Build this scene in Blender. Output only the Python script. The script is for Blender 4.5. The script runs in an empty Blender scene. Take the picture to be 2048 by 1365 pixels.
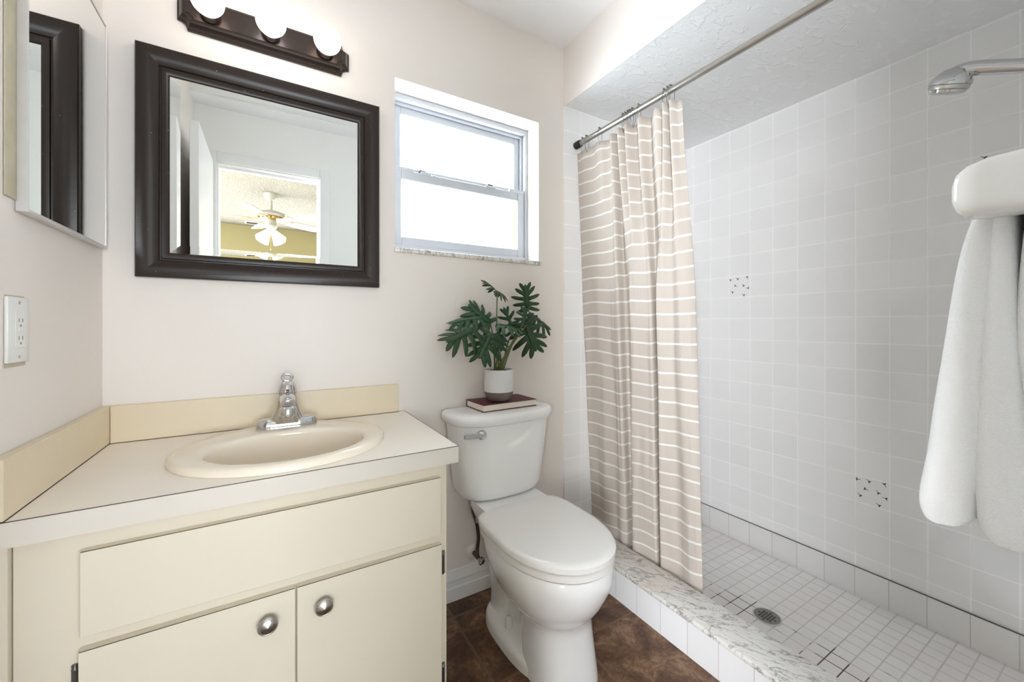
import bpy, bmesh, math, random
from mathutils import Vector, Matrix, noise
PI = math.pi
SC = bpy.context.scene
COL = SC.collection

# ------------------------------------------------------------------ camera, world, lights, exposure
cam_d = bpy.data.cameras.new('camera'); cam = bpy.data.objects.new('camera', cam_d); COL.objects.link(cam)
cam.location = (0, 0, 1.12); cam.rotation_euler = (PI/2, 0, -math.atan2(482, 799))
cam_d.sensor_width = 36; cam_d.lens = 36*799/2048; cam_d.shift_y = -32.5/2048; cam_d.clip_start = 0.01
SC.camera = cam
SC.view_settings.view_transform = 'Standard'; SC.view_settings.look = 'None'
SC.view_settings.gamma = 1; SC.view_settings.use_curve_mapping = False
SC.view_settings.exposure = 1.0
SC.cycles.caustics_reflective = False; SC.cycles.caustics_refractive = False
SC.cycles.sample_clamp_indirect = 6; SC.cycles.max_bounces = 10; SC.cycles.diffuse_bounces = 6

world = bpy.data.worlds.new('overcast_sky'); SC.world = world; world.use_nodes = True
bg = world.node_tree.nodes['Background']; bg.inputs[0].default_value = (0.85, 0.925, 1, 1); bg.inputs[1].default_value = 9.0

def area(name, loc, rot, sx, sy, power, col):
    d = bpy.data.lights.new(name, 'AREA'); d.shape = 'RECTANGLE'; d.size = sx; d.size_y = sy; d.energy = power; d.color = col
    o = bpy.data.objects.new(name, d); COL.objects.link(o); o.location = loc; o.rotation_euler = rot
    return o
# bright sky at the bathroom window (the portal only guides its sampling), plus added fill from the bedroom
area('bathroom_window_portal', (0.73, 1.79, 1.725), (-PI/2, 0, 0), 0.66, 0.66, 1, (1, 1, 1)).data.cycles.is_portal = True
area('bedroom_side_fill', (-2.42, -1.55, 1.38), (0, -PI/2, math.radians(32)), 1.3, 1.7, 72, (0.93, 0.965, 1.0)).data.spread = math.radians(95)  # added fill lamp, aimed through the doorway at the shower side
area('bedroom_far_opening_portal', (0.5, -3.46, 1.34), (PI/2, 0, 0), 3.2, 1.18, 1, (1, 1, 1)).data.cycles.is_portal = True  # guides sky sampling at the far opening, added to fill the bathroom

# ------------------------------------------------------------------ materials
def srgb(r, g, b):
    f = lambda c: (c/255/12.92) if c/255 <= 0.04045 else ((c/255+0.055)/1.055)**2.4
    return (f(r), f(g), f(b), 1)

class NT:
    def __init__(s, name):
        s.m = bpy.data.materials.new(name); s.m.use_nodes = True; s.t = s.m.node_tree
        s.b = s.t.nodes['Principled BSDF']; s.out = s.t.nodes['Material Output']
    def n(s, t, **k):
        x = s.t.nodes.new(t)
        for a, v in k.items(): setattr(x, a, v)
        return x
    def l(s, a, b): s.t.links.new(a, b)
    def val(s, sock, v):
        if isinstance(v, (int, float)): sock.default_value = v
        elif isinstance(v, tuple): sock.default_value = v
        else: s.l(v, sock)
    def math(s, op, a, b=0.0, c=0.0, clamp=False):
        x = s.n('ShaderNodeMath', operation=op, use_clamp=clamp)
        s.val(x.inputs[0], a); s.val(x.inputs[1], b); s.val(x.inputs[2], c)
        return x.outputs[0]
    def mix(s, f, a, b):
        x = s.n('ShaderNodeMix', data_type='RGBA')
        s.val(x.inputs[0], f); s.val(x.inputs[6], a); s.val(x.inputs[7], b)
        return x.outputs[2]
    def obj(s): return s.n('ShaderNodeTexCoord').outputs['Object']
    def uv(s): return s.n('ShaderNodeTexCoord').outputs['UV']
    def xyz(s, v):
        x = s.n('ShaderNodeSeparateXYZ'); s.l(v, x.inputs[0]); return x.outputs
    def noise(s, vec, scale, detail=4, rough=0.5, dist=0.0):
        x = s.n('ShaderNodeTexNoise'); x.inputs['Scale'].default_value = scale; x.inputs['Detail'].default_value = detail
        x.inputs['Roughness'].default_value = rough; x.inputs['Distortion'].default_value = dist
        if vec is not None: s.l(vec, x.inputs['Vector'])
        return x.outputs[0]
    def map(s, vec, sc=(1, 1, 1), rot=(0, 0, 0)):
        x = s.n('ShaderNodeMapping'); x.inputs['Scale'].default_value = sc; x.inputs['Rotation'].default_value = rot
        s.l(vec, x.inputs[0]); return x.outputs[0]
    def ramp(s, f, stops):
        x = s.n('ShaderNodeValToRGB'); cr = x.color_ramp
        while len(cr.elements) < len(stops): cr.elements.new(0.5)
        for e, (p, c) in zip(cr.elements, stops): e.position = p; e.color = c
        s.l(f, x.inputs[0]); return x.outputs[0]
    def step(s, v, a, b):
        x = s.n('ShaderNodeMapRange', interpolation_type='SMOOTHSTEP')
        s.val(x.inputs[0], v); x.inputs[1].default_value = a; x.inputs[2].default_value = b
        return x.outputs[0]
    def bump(s, h, strength=0.3, dist=0.002):
        x = s.n('ShaderNodeBump'); x.inputs['Strength'].default_value = strength; x.inputs['Distance'].default_value = dist
        s.l(h, x.inputs['Height']); s.l(x.outputs[0], s.b.inputs['Normal'])
    def pr(s, **k):
        for a, v in k.items():
            s.val(s.b.inputs[{'col': 'Base Color', 'rough': 'Roughness', 'metal': 'Metallic', 'ior': 'IOR', 'coat': 'Coat Weight',
                              'em': 'Emission Color', 'es': 'Emission Strength', 'trans': 'Transmission Weight', 'spec': 'Specular IOR Level', 'alpha': 'Alpha',
                              'sheen': 'Sheen Weight', 'sss': 'Subsurface Weight'}[a]], v)
        return s

def plain(name, col, rough=0.5, metal=0.0, var=0.03, scale=12, bump=0.0, bscale=60, spec=0.5, coat=0.0):
    t = NT(name); o = t.obj(); f = t.noise(o, scale, 3)
    c2 = tuple(min(1, c*(1-var*2)) for c in col[:3])+(1,)
    t.pr(col=t.mix(f, col, c2), rough=rough, metal=metal, spec=spec, coat=coat)
    if bump: t.bump(t.noise(o, bscale, 4, 0.6), bump, 0.002)
    return t.m

def line_mask(t, c, off, pitch, half, soft=0.0008):
    f = t.math('FRACT', t.math('DIVIDE', t.math('SUBTRACT', c, off), pitch))
    d = t.math('MULTIPLY', t.math('MINIMUM', f, t.math('SUBTRACT', 1.0, f)), pitch)     # metres to the nearest line
    return t.math('SUBTRACT', 1.0, t.step(d, half, half+soft))
def cell_rand(t, a, oa, pa, b, ob, pb):
    ia = t.math('FLOOR', t.math('DIVIDE', t.math('SUBTRACT', a, oa), pa)); ib = t.math('FLOOR', t.math('DIVIDE', t.math('SUBTRACT', b, ob), pb))
    w = t.n('ShaderNodeTexWhiteNoise', noise_dimensions='2D'); c = t.n('ShaderNodeCombineXYZ'); t.l(ia, c.inputs[0]); t.l(ib, c.inputs[1])
    t.l(c.outputs[0], w.inputs['Vector']); return w.outputs['Value']

def tile_mat(name, ax, oa, pa, oz, pz, tile, grout, half=0.0016, rough=0.12, var=0.04):
    t = NT(name); o = t.obj(); s = t.xyz(o); a = s['XY'.index(ax)]; z = s[2]
    m = t.math('MAXIMUM', line_mask(t, a, oa, pa, half), line_mask(t, z, oz, pz, half))
    r = cell_rand(t, a, oa, pa, z, oz, pz)
    tile2 = tuple(c*(1-var) for c in tile[:3])+(1,)
    base = t.mix(r, tile, tile2)
    t.pr(col=t.mix(m, base, grout), rough=t.math('ADD', rough, t.math('MULTIPLY', m, 0.5)))
    wav = t.noise(o, 9, 2)
    h = t.math('ADD', t.math('SUBTRACT', 1.0, m), t.math('MULTIPLY', wav, 0.6))
    t.bump(h, 0.35, 0.0012)
    return t.m

M = {}
def wall_mat(name, col, bump=0.12, rough=0.55, sc=45):
    t = NT(name); o = t.obj(); f = t.noise(o, 2.5, 3)
    c2 = tuple(c*0.955 for c in col[:3])+(1,)
    t.pr(col=t.mix(f, col, c2), rough=rough, spec=0.3)
    t.bump(t.noise(o, sc, 5, 0.6), bump, 0.003); return t.m
M['wall'] = wall_mat('cream_wall_paint', (0.845, 0.79, 0.745, 1))
M['front_wall'] = wall_mat('front_wall_paint', (0.87, 0.86, 0.83, 1))
M['ceiling'] = wall_mat('ceiling_paint', (0.94, 0.94, 0.95, 1), 0.1)
def knockdown():
    t = NT('knockdown_soffit_paint'); o = t.obj()
    a = t.step(t.noise(t.map(o, (1, 1.6, 1)), 16, 4, 0.55, 0.6), 0.52, 0.62)
    t.pr(col=t.mix(a, (0.88, 0.88, 0.885, 1), (0.91, 0.91, 0.915, 1)), rough=0.5)
    t.bump(t.math('ADD', a, t.math('MULTIPLY', t.noise(o, 60, 3), 0.5)), 0.35, 0.004); return t.m
M['soffit'] = knockdown()
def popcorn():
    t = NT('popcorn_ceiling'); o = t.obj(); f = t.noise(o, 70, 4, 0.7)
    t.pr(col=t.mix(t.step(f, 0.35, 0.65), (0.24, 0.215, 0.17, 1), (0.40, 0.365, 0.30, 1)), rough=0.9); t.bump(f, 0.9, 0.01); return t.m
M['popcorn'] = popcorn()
M['bedroom_wall'] = wall_mat('olive_bedroom_paint', (0.36, 0.315, 0.165, 1))
M['tile_right'] = tile_mat('white_tile_right', 'Y', 0.4837, 0.1094, 0.929, 0.1123, (0.885, 0.875, 0.87, 1), (0.94, 0.93, 0.92, 1))
M['tile_back'] = tile_mat('white_tile_back', 'X', 1.309, 0.112, 1.9426, 0.1129, (0.885, 0.875, 0.87, 1), (0.94, 0.93, 0.92, 1))
M['tile_base'] = tile_mat('white_base_tile', 'Y', 0.4837, 0.1094, 0.6, 2.0, (0.81, 0.795, 0.785, 1), (0.58, 0.56, 0.54, 1), 0.0012)
M['tile_curb'] = tile_mat('white_curb_tile', 'Y', 0.966, 0.1094, 0.6, 2.0, (0.86, 0.86, 0.87, 1), (0.62, 0.60, 0.58, 1), 0.0010)

def mosaic():
    t = NT('white_mosaic_floor_tile'); o = t.obj(); s = t.xyz(o)
    p = 0.0545
    row = t.math('FLOOR', t.math('DIVIDE', t.math('SUBTRACT', s[0], 1.63), p))
    odd = t.math('MULTIPLY', t.math('FRACT', t.math('MULTIPLY', row, 0.5)), 0.0)
    y = t.math('ADD', s[1], odd)
    mx = line_mask(t, s[0], 1.63, p, 0.0014, 0.001); my = line_mask(t, y, 0.677, p, 0.0014, 0.001)
    m = t.math('MAXIMUM', mx, my)
    # worn dark grout in patches along the curb side
    band = t.math('MULTIPLY', t.step(s[0], 1.50, 1.60), t.math('SUBTRACT', 1.0, t.step(s[0], 1.72, 1.80)))
    dirt = t.math('MULTIPLY', band, t.step(t.noise(o, 7, 4, 0.65), 0.47, 0.58))
    faint = t.math('ADD', t.math('MULTIPLY', t.noise(o, 14, 3), 0.55), 0.12)
    g = t.mix(t.math('MAXIMUM', dirt, t.math('MULTIPLY', faint, 0.36), clamp=True), (0.78, 0.75, 0.73, 1), (0.075, 0.065, 0.06, 1))
    pink = t.math('MULTIPLY', t.step(t.noise(o, 2.2, 2), 0.42, 0.62), 0.7)
    tile = t.mix(t.math('MULTIPLY', cell_rand(t, s[0], 1.63, p, y, 0.677, p), 0.7), (0.92, 0.905, 0.895, 1), (0.87, 0.85, 0.84, 1))
    tile = t.mix(pink, tile, (0.88, 0.82, 0.815, 1))
    t.pr(col=t.mix(m, tile, g), rough=0.35); t.bump(t.math('SUBTRACT', 1.0, m), 0.4, 0.001); return t.m
M['mosaic'] = mosaic()

def slate():
    t = NT('brown_slate_look_tile'); o = t.obj(); s = t.xyz(o); p = 0.335
    m = t.math('MAXIMUM', line_mask(t, s[0], 0.597, p, 0.003, 0.003), line_mask(t, s[1], 1.090, p, 0.003, 0.003))
    r = cell_rand(t, s[0], 0.597, p, s[1], 1.090, p)
    sh = t.n('ShaderNodeVectorMath', operation='ADD'); t.l(o, sh.inputs[0]); cmb = t.n('ShaderNodeCombineXYZ'); t.l(t.math('MULTIPLY', r, 7.0), cmb.inputs[0]); t.l(r, cmb.inputs[2]); t.l(cmb.outputs[0], sh.inputs[1])
    f = t.noise(sh.outputs[0], 8, 10, 0.72, 0.6); g = t.noise(sh.outputs[0], 55, 8, 0.8, 0.3)
    v = t.math('ADD', t.math('MULTIPLY', f, 0.62), t.math('MULTIPLY', g, 0.38))
    c = t.ramp(v, [(0.38, (0.028, 0.013, 0.007, 1)), (0.46, (0.088, 0.038, 0.018, 1)), (0.53, (0.155, 0.076, 0.037, 1)), (0.62, (0.31, 0.19, 0.11, 1))])
    vein = t.math('SUBTRACT', 1.0, t.step(t.math('ABSOLUTE', t.math('SUBTRACT', t.noise(sh.outputs[0], 4.5, 6, 0.6, 1.2), 0.5)), 0.0, 0.012))
    c = t.mix(t.math('MULTIPLY', vein, 0.6), c, (0.06, 0.035, 0.025, 1))
    t.pr(col=t.mix(m, c, (0.16, 0.095, 0.055, 1)), rough=t.math('ADD', 0.28, t.math('MULTIPLY', g, 0.25)))
    t.bump(t.math('ADD', t.math('MULTIPLY', m, -1.0), v), 0.35, 0.003); return t.m
M['slate'] = slate()

def marble(name='white_marble', dense=1.0):
    t = NT(name); o = t.obj()
    q = t.map(o, (1.0, 1.0, 1.0), (0, 0, math.radians(-28)))
    q = t.map(q, (2.2, 0.75, 1.0))
    n1 = t.noise(q, 9*dense, 4, 0.55, 0.45); n2 = t.noise(q, 20*dense, 4, 0.55, 0.35)
    v1 = t.math('SUBTRACT', 1.0, t.step(t.math('ABSOLUTE', t.math('SUBTRACT', n1, 0.5)), 0.0, 0.035))
    v2 = t.math('SUBTRACT', 1.0, t.step(t.math('ABSOLUTE', t.math('SUBTRACT', n2, 0.5)), 0.0, 0.03))
    cl = t.math('MULTIPLY', t.step(t.noise(o, 8, 4), 0.45, 0.7), 0.35)
    v = t.math('ADD', t.math('MULTIPLY', v1, 0.55), t.math('MULTIPLY', v2, 0.40), clamp=True)
    c = t.mix(cl, (0.78, 0.76, 0.73, 1), (0.60, 0.58, 0.56, 1))
    c = t.mix(t.math('MULTIPLY', t.step(t.noise(o, 3.3, 2), 0.58, 0.7), 0.25), c, (0.66, 0.50, 0.40, 1))
    t.pr(col=t.mix(v, c, (0.20, 0.19, 0.19, 1)), rough=0.22); return t.m
M['marble'] = marble()
M['chrome'] = plain('polished_chrome', (0.60, 0.595, 0.60, 1), 0.07, 1.0, 0.01)
M['nickel'] = plain('satin_nickel', (0.52, 0.50, 0.47, 1), 0.28, 1.0, 0.02)
M['worn_chrome'] = plain('worn_chrome_edge', (0.74, 0.72, 0.715, 1), 0.42, 0.55, 0.06, 40)
M['rod'] = plain('brushed_steel_rod', (0.46, 0.44, 0.41, 1), 0.30, 1.0, 0.03)
M['dark_metal'] = plain('dark_gunmetal', (0.16, 0.15, 0.145, 1), 0.35, 0.9, 0.05)
M['wire'] = plain('hook_wire', (0.35, 0.34, 0.33, 1), 0.3, 1.0)
M['bronze'] = plain('oil_rubbed_bronze', (0.060, 0.045, 0.040, 1), 0.30, 0.65, 0.08, 30)
def frame_mat():
    t = NT('espresso_frame_lacquer'); o = t.obj()
    sp = t.step(t.noise(o, 170, 2, 0.5), 0.755, 0.78)
    t.pr(col=t.mix(sp, (0.024, 0.016, 0.013, 1), (0.55, 0.5, 0.45, 1)), rough=0.30, spec=0.32); return t.m
M['frame'] = frame_mat()
M['mirror'] = NT('mirror_silvering').pr(col=(0.90, 0.91, 0.90, 1), metal=1.0, rough=0.0).m
M['porcelain'] = plain('white_porcelain', (0.92, 0.92, 0.925, 1), 0.10, 0, 0.01, coat=0.3)
M['seat'] = plain('white_seat_plastic', (0.88, 0.868, 0.85, 1), 0.16, 0, 0.01)
M['bone'] = plain('bone_porcelain', (0.89, 0.805, 0.685, 1), 0.12, 0, 0.015, coat=0.3)
M['laminate'] = plain('almond_laminate_top', (0.94, 0.875, 0.79, 1), 0.40, 0, 0.02)
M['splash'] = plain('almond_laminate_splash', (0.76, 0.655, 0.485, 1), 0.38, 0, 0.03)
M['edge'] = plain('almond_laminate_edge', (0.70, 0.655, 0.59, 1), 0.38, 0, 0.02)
M['cabinet'] = plain('almond_cabinet_paint', (0.755, 0.69, 0.575, 1), 0.42, 0, 0.03, 5)
M['body'] = plain('almond_cabinet_body', (0.74, 0.675, 0.56, 1), 0.45, 0, 0.04, 5)
M['seam'] = plain('dark_seam', (0.06, 0.05, 0.04, 1), 0.7)
M['white_trim'] = plain('white_trim_paint', (0.86, 0.86, 0.855, 1), 0.35, 0, 0.03, 8)
M['vinyl'] = plain('white_window_vinyl', (0.58, 0.60, 0.65, 1), 0.35, 0, 0.03, 9)
M['plastic'] = plain('white_plastic', (0.80, 0.80, 0.78, 1), 0.3, 0, 0.01)
M['black'] = plain('black_rubber', (0.015, 0.015, 0.015, 1), 0.6)
M['brass'] = plain('polished_brass', (0.75, 0.52, 0.20, 1), 0.12, 1.0)
M['hose'] = plain('dark_braided_hose', (0.085, 0.062, 0.045, 1), 0.55, 0.2, 0.2, 200)
M['gap_line'] = plain('dirty_grout_line', (0.17, 0.15, 0.14, 1), 0.8, 0, 0.3, 8)
M['patch'] = plain('unpainted_wall_patch', (0.62, 0.56, 0.42, 1), 0.7, 0, 0.15, 30)
M['book_cover'] = plain('maroon_book_cloth', (0.115, 0.022, 0.030, 1), 0.55, 0, 0.08, 90, 0.1, 300)
def pages():
    t = NT('book_pages'); s = t.xyz(t.obj()); f = t.noise(t.map(t.obj(), (1, 1, 400)), 3, 2)
    t.pr(col=t.mix(f, (0.86, 0.80, 0.71, 1), (0.70, 0.63, 0.54, 1)), rough=0.8); return t.m
M['pages'] = pages()
M['pot_top'] = plain('white_glazed_pot', (0.74, 0.74, 0.74, 1), 0.45, 0, 0.04, 20)
M['pot_base'] = plain('taupe_raw_pot', (0.165, 0.135, 0.115, 1), 0.75, 0, 0.06, 40)
M['soil'] = plain('dark_soil', (0.06, 0.04, 0.03, 1), 0.9, 0, 0.3, 80, 0.8, 90)
def leafm(name, a, b):
    t = NT(name); o = t.obj(); f = t.noise(o, 18, 3)
    t.pr(col=t.mix(f, a, b), rough=0.38, spec=0.45); t.bump(t.noise(o, 40, 3), 0.15, 0.002); return t.m
M['leaf'] = leafm('dark_green_leaf', (0.009, 0.034, 0.012, 1), (0.018, 0.062, 0.017, 1))
M['leaf_light'] = leafm('mid_green_leaf', (0.022, 0.080, 0.030, 1), (0.013, 0.055, 0.018, 1))
M['stem'] = leafm('green_stem', (0.075, 0.13, 0.030, 1), (0.14, 0.15, 0.05, 1))
def glass():
    t = NT('clear_pane_glass'); tr = t.n('ShaderNodeBsdfTransparent'); tr.inputs[0].default_value = (0.95, 0.98, 0.98, 1)
    gl = t.n('ShaderNodeBsdfGlossy'); gl.inputs['Roughness'].default_value = 0.02
    mx = t.n('ShaderNodeMixShader'); mx.inputs[0].default_value = 0.06
    t.l(tr.outputs[0], mx.inputs[1]); t.l(gl.outputs[0], mx.inputs[2]); t.l(mx.outputs[0], t.out.inputs[0]); return t.m
M['glass'] = glass()
def curtain_mat():
    t = NT('beige_striped_curtain_cloth'); u = t.xyz(t.uv()); o = t.obj()
    st = line_mask(t, u[1], 0.036, 0.0580, 0.0034, 0.0012)
    wv = t.noise(t.map(o, (260, 260, 30)), 1.0, 3)
    a = t.mix(t.math('MULTIPLY', wv, 0.5), (0.70, 0.635, 0.575, 1), (0.63, 0.565, 0.505, 1))
    hem = t.step(u[1], 1.785, 1.79)
    c = t.mix(st, a, (0.90, 0.88, 0.85, 1))
    t.pr(col=c, rough=0.8, spec=0.2)
    tl = t.n('ShaderNodeBsdfTranslucent'); t.l(c, tl.inputs[0])
    mx = t.n('ShaderNodeMixShader'); mx.inputs[0].default_value = 0.36
    t.l(t.b.outputs[0], mx.inputs[1]); t.l(tl.outputs[0], mx.inputs[2]); t.l(mx.outputs[0], t.out.inputs[0])
    t.bump(t.noise(o, 500, 2), 0.1, 0.0005); return t.m
M['curtain'] = curtain_mat()
def terry():
    t = NT('white_terry_cloth'); o = t.obj(); t.pr(col=(0.94, 0.94, 0.945, 1), rough=0.95, spec=0.1, sheen=0.4)
    t.bump(t.noise(o, 420, 3, 0.7), 0.7, 0.003); return t.m
M['terry'] = terry()
def emit(name, col, s):
    t = NT(name); t.pr(col=(0.25, 0.24, 0.23, 1), em=col, es=s, rough=0.3); return t.m
M['bulb_warm'] = emit('warm_globe_bulb', (1.0, 0.84, 0.69, 1), 3.0)
M['bulb_cool'] = emit('cool_globe_bulb', (0.93, 0.96, 1.0, 1), 5.0)
M['shade'] = emit('lit_frosted_shade', (1.0, 0.86, 0.62, 1), 1.0)
M['fan_white'] = plain('aged_white_fan_enamel', (0.50, 0.49, 0.44, 1), 0.35)
M['cream_blade'] = plain('cream_fan_blade', (0.42, 0.36, 0.26, 1), 0.4)
M['wood'] = plain('orange_outside_timber', (0.55, 0.32, 0.16, 1), 0.7, 0, 0.15, 40)
M['sprig'] = plain('dark_sprig_glaze', (0.05, 0.05, 0.045, 1), 0.3)
M['beige_floor'] = plain('beige_bedroom_carpet', (0.33, 0.28, 0.22, 1), 0.9, 0, 0.1, 60)
M['red'] = plain('red_marker', (0.12, 0.01, 0.01, 1), 0.3)
def drain_mat():
    t = NT('drain_grate_metal'); s = t.xyz(t.obj()); p = 0.0125
    t.pr(col=(0.26, 0.245, 0.23, 1), metal=0.4, rough=0.5); return t.m
M['grate'] = drain_mat()
def ceramic_post():
    t = NT('worn_white_ceramic'); o = t.obj()
    sp = t.step(t.noise(t.map(o, (1, 90, 160), (0, 0.4, 0)), 1.0, 3, 0.7), 0.80, 0.83)
    t.pr(col=t.mix(sp, (0.80, 0.785, 0.77, 1), (0.30, 0.28, 0.26, 1)), rough=0.15); return t.m
M['post'] = ceramic_post()

# ------------------------------------------------------------------ mesh helpers
def new(): return bmesh.new()
def rbox(bm, x0, x1, y0, y1, z0, z1, r=0.0, seg=2, mi=0):
    b = bmesh.new(); bmesh.ops.create_cube(b, size=1)
    for v in b.verts: v.co = Vector(((x0+x1)/2+v.co.x*(x1-x0), (y0+y1)/2+v.co.y*(y1-y0), (z0+z1)/2+v.co.z*(z1-z0)))
    if r > 0: bmesh.ops.bevel(b, geom=b.edges[:], offset=r, segments=seg, profile=0.5, affect='EDGES')
    add(bm, b, None, mi)
def add(bm, b, mat=None, mi=0):
    if mat is not None: bmesh.ops.transform(b, matrix=mat, verts=b.verts[:])
    vm = {}
    for v in b.verts: vm[v] = bm.verts.new(v.co)
    for f in b.faces:
        try: g = bm.faces.new([vm[v] for v in f.verts]); g.material_index = mi
        except ValueError: pass
    b.free()
def loft(bm, rings, cap0=True, cap1=True, closed=True, mi=0):
    R = [[bm.verts.new(p) for p in r] for r in rings]
    n = len(R[0])
    for i in range(len(R)-1):
        for j in range(n if closed else n-1):
            k = (j+1) % n
            try: bm.faces.new((R[i][j], R[i][k], R[i+1][k], R[i+1][j])).material_index = mi
            except ValueError: pass
    if cap0: bm.faces.new(R[0][::-1]).material_index = mi
    if cap1: bm.faces.new(R[-1]).material_index = mi
    return R
def lathe(bm, prof, mat=None, seg=32, mi=0, cap0=True, cap1=True):
    b = bmesh.new()
    rings = [[(r*math.cos(2*PI*k/seg), r*math.sin(2*PI*k/seg), z) for k in range(seg)] for r, z in prof]
    loft(b, rings, cap0, cap1)
    add(bm, b, mat, mi)
def smooth_path(pts, n=8):
    P = [Vector(p) for p in pts]
    if len(P) < 3: return P
    out = []
    for i in range(len(P)-1):
        p0 = P[max(0, i-1)]; p1 = P[i]; p2 = P[i+1]; p3 = P[min(len(P)-1, i+2)]
        for k in range(n):
            t = k/n
            out.append(0.5*((2*p1)+(p2-p0)*t+(2*p0-5*p1+4*p2-p3)*t*t+(3*p1-p0-3*p2+p3)*t**3))
    out.append(P[-1]); return out
def tube(bm, pts, r, seg=10, cap=True, mi=0, sx=1.0):
    P = [Vector(p) for p in pts]; rings = []
    d = (P[1]-P[0]).normalized(); up = Vector((0, 0, 1)) if abs(d.z) < 0.9 else Vector((1, 0, 0))
    nrm = (up-d*up.dot(d)).normalized()
    for i, p in enumerate(P):
        d = (P[min(i+1, len(P)-1)]-P[max(i-1, 0)]).normalized()
        nrm = (nrm-d*nrm.dot(d)).normalized(); bn = d.cross(nrm)
        rr = r[i] if isinstance(r, (list, tuple)) else r
        rings.append([p+nrm*rr*math.cos(2*PI*k/seg)+bn*rr*sx*math.sin(2*PI*k/seg) for k in range(seg)])
    loft(bm, rings, cap, cap, mi=mi)
def prism(bm, poly, f0, f1, mi=0):
    """poly of 2-D points; f0, f1 map a point to 3-D at either end"""
    loft(bm, [[f0(*p) for p in poly], [f1(*p) for p in poly]], mi=mi)
def axis_mat(loc, direction):
    d = Vector(direction).normalized()
    return Matrix.Translation(Vector(loc)) @ d.to_track_quat('Z', 'Y').to_matrix().to_4x4()
def sphere(bm, c, r, seg=16, mi=0, sc=(1, 1, 1)):
    b = bmesh.new(); bmesh.ops.create_uvsphere(b, u_segments=seg, v_segments=seg//2, radius=r)
    add(bm, b, Matrix.Translation(Vector(c)) @ Matrix.Diagonal((*sc, 1)), mi)

def obj(name, bm, mats, parent=None, smooth=True, angle=35, **props):
    bmesh.ops.recalc_face_normals(bm, faces=bm.faces[:])
    me = bpy.data.meshes.new(name); bm.to_mesh(me); bm.free()
    for m in (mats if isinstance(mats, (list, tuple)) else [mats]): me.materials.append(m)
    if smooth:
        me.polygons.foreach_set('use_smooth', [True]*len(me.polygons)); me.set_sharp_from_angle(angle=math.radians(angle))
    o = bpy.data.objects.new(name, me); COL.objects.link(o)
    if parent is not None:
        o.parent = parent
        w = Matrix.Identity(4); p = parent
        while p is not None: w = Matrix.Translation(p.location) @ w; p = p.parent
        if any(abs(v) > 1e-9 for v in w.translation):       # geometry is given in world metres: keep it there
            me.transform(w.inverted())
    for k, v in props.items(): o[k] = v
    return o
def thing(name, label, cat, loc=(0, 0, 0), group=None):
    o = bpy.data.objects.new(name, None); COL.objects.link(o); o.location = loc; o.empty_display_size = 0.05
    o['label'] = label; o['category'] = cat
    if group: o['group'] = group
    return o
def tag(o, label, cat, group=None):
    o['label'] = label; o['category'] = cat
    if group: o['group'] = group
    return o
def struct(name, bm, mats, parent=None, **k):
    o = obj(name, bm, mats, parent, **k)
    if parent is None: o['kind'] = 'structure'
    return o

# ------------------------------------------------------------------ the setting
XL, XR, YB, XS = -0.396, 2.135, 1.519, 1.206        # left wall, right wall, back wall, start of the shower
ZC, ZS, ZP = 2.45, 2.172, -0.03                      # ceiling, soffit underside, shower pan
bm = new(); rbox(bm, XL-0.1, 1.21, -0.12, YB+0.25, -0.12, 0); struct('floor', bm, M['slate'], smooth=False)
bm = new(); rbox(bm, XL-0.1, XR+0.1, -0.12, YB+0.25, ZC, ZC+0.1); struct('ceiling', bm, M['ceiling'], smooth=False)
bm = new(); rbox(bm, XL-0.1, XL, -0.12, YB+0.25, 0, ZC); struct('wall_left', bm, M['wall'], smooth=False)
# back wall with the window opening
WX0, WX1, WZ0, WZ1 = 0.400, 1.060, 1.395, 2.055
bm = new()
rbox(bm, XL, WX0, YB, YB+0.25, 0, ZC); rbox(bm, WX1, XS, YB, YB+0.25, 0, ZC)
rbox(bm, WX0, WX1, YB, YB+0.25, 0, WZ0); rbox(bm, WX0, WX1, YB, YB+0.25, WZ1, ZC)
bmesh.ops.remove_doubles(bm, verts=bm.verts[:], dist=1e-5)
struct('wall_back', bm, M['wall'], smooth=False)
bm = new(); rbox(bm, XS, XR, YB-0.007, YB+0.25, ZP-0.1, ZS+0.01, 0.003, 2); struct('wall_shower', bm, M['tile_back'])
# front wall with the doorway the photograph is taken from
DX0, DX1, DZ = -0.284, 0.286, 2.12
bm = new()
rbox(bm, XL, DX0, -0.12, 0, 0, ZC); rbox(bm, DX1, XR, -0.12, 0, 0, ZC); rbox(bm, DX0, DX1, -0.12, 0, DZ, ZC)
bmesh.ops.remove_doubles(bm, verts=bm.verts[:], dist=1e-5)
struct('wall_front', bm, M['front_wall'], smooth=False)

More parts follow.
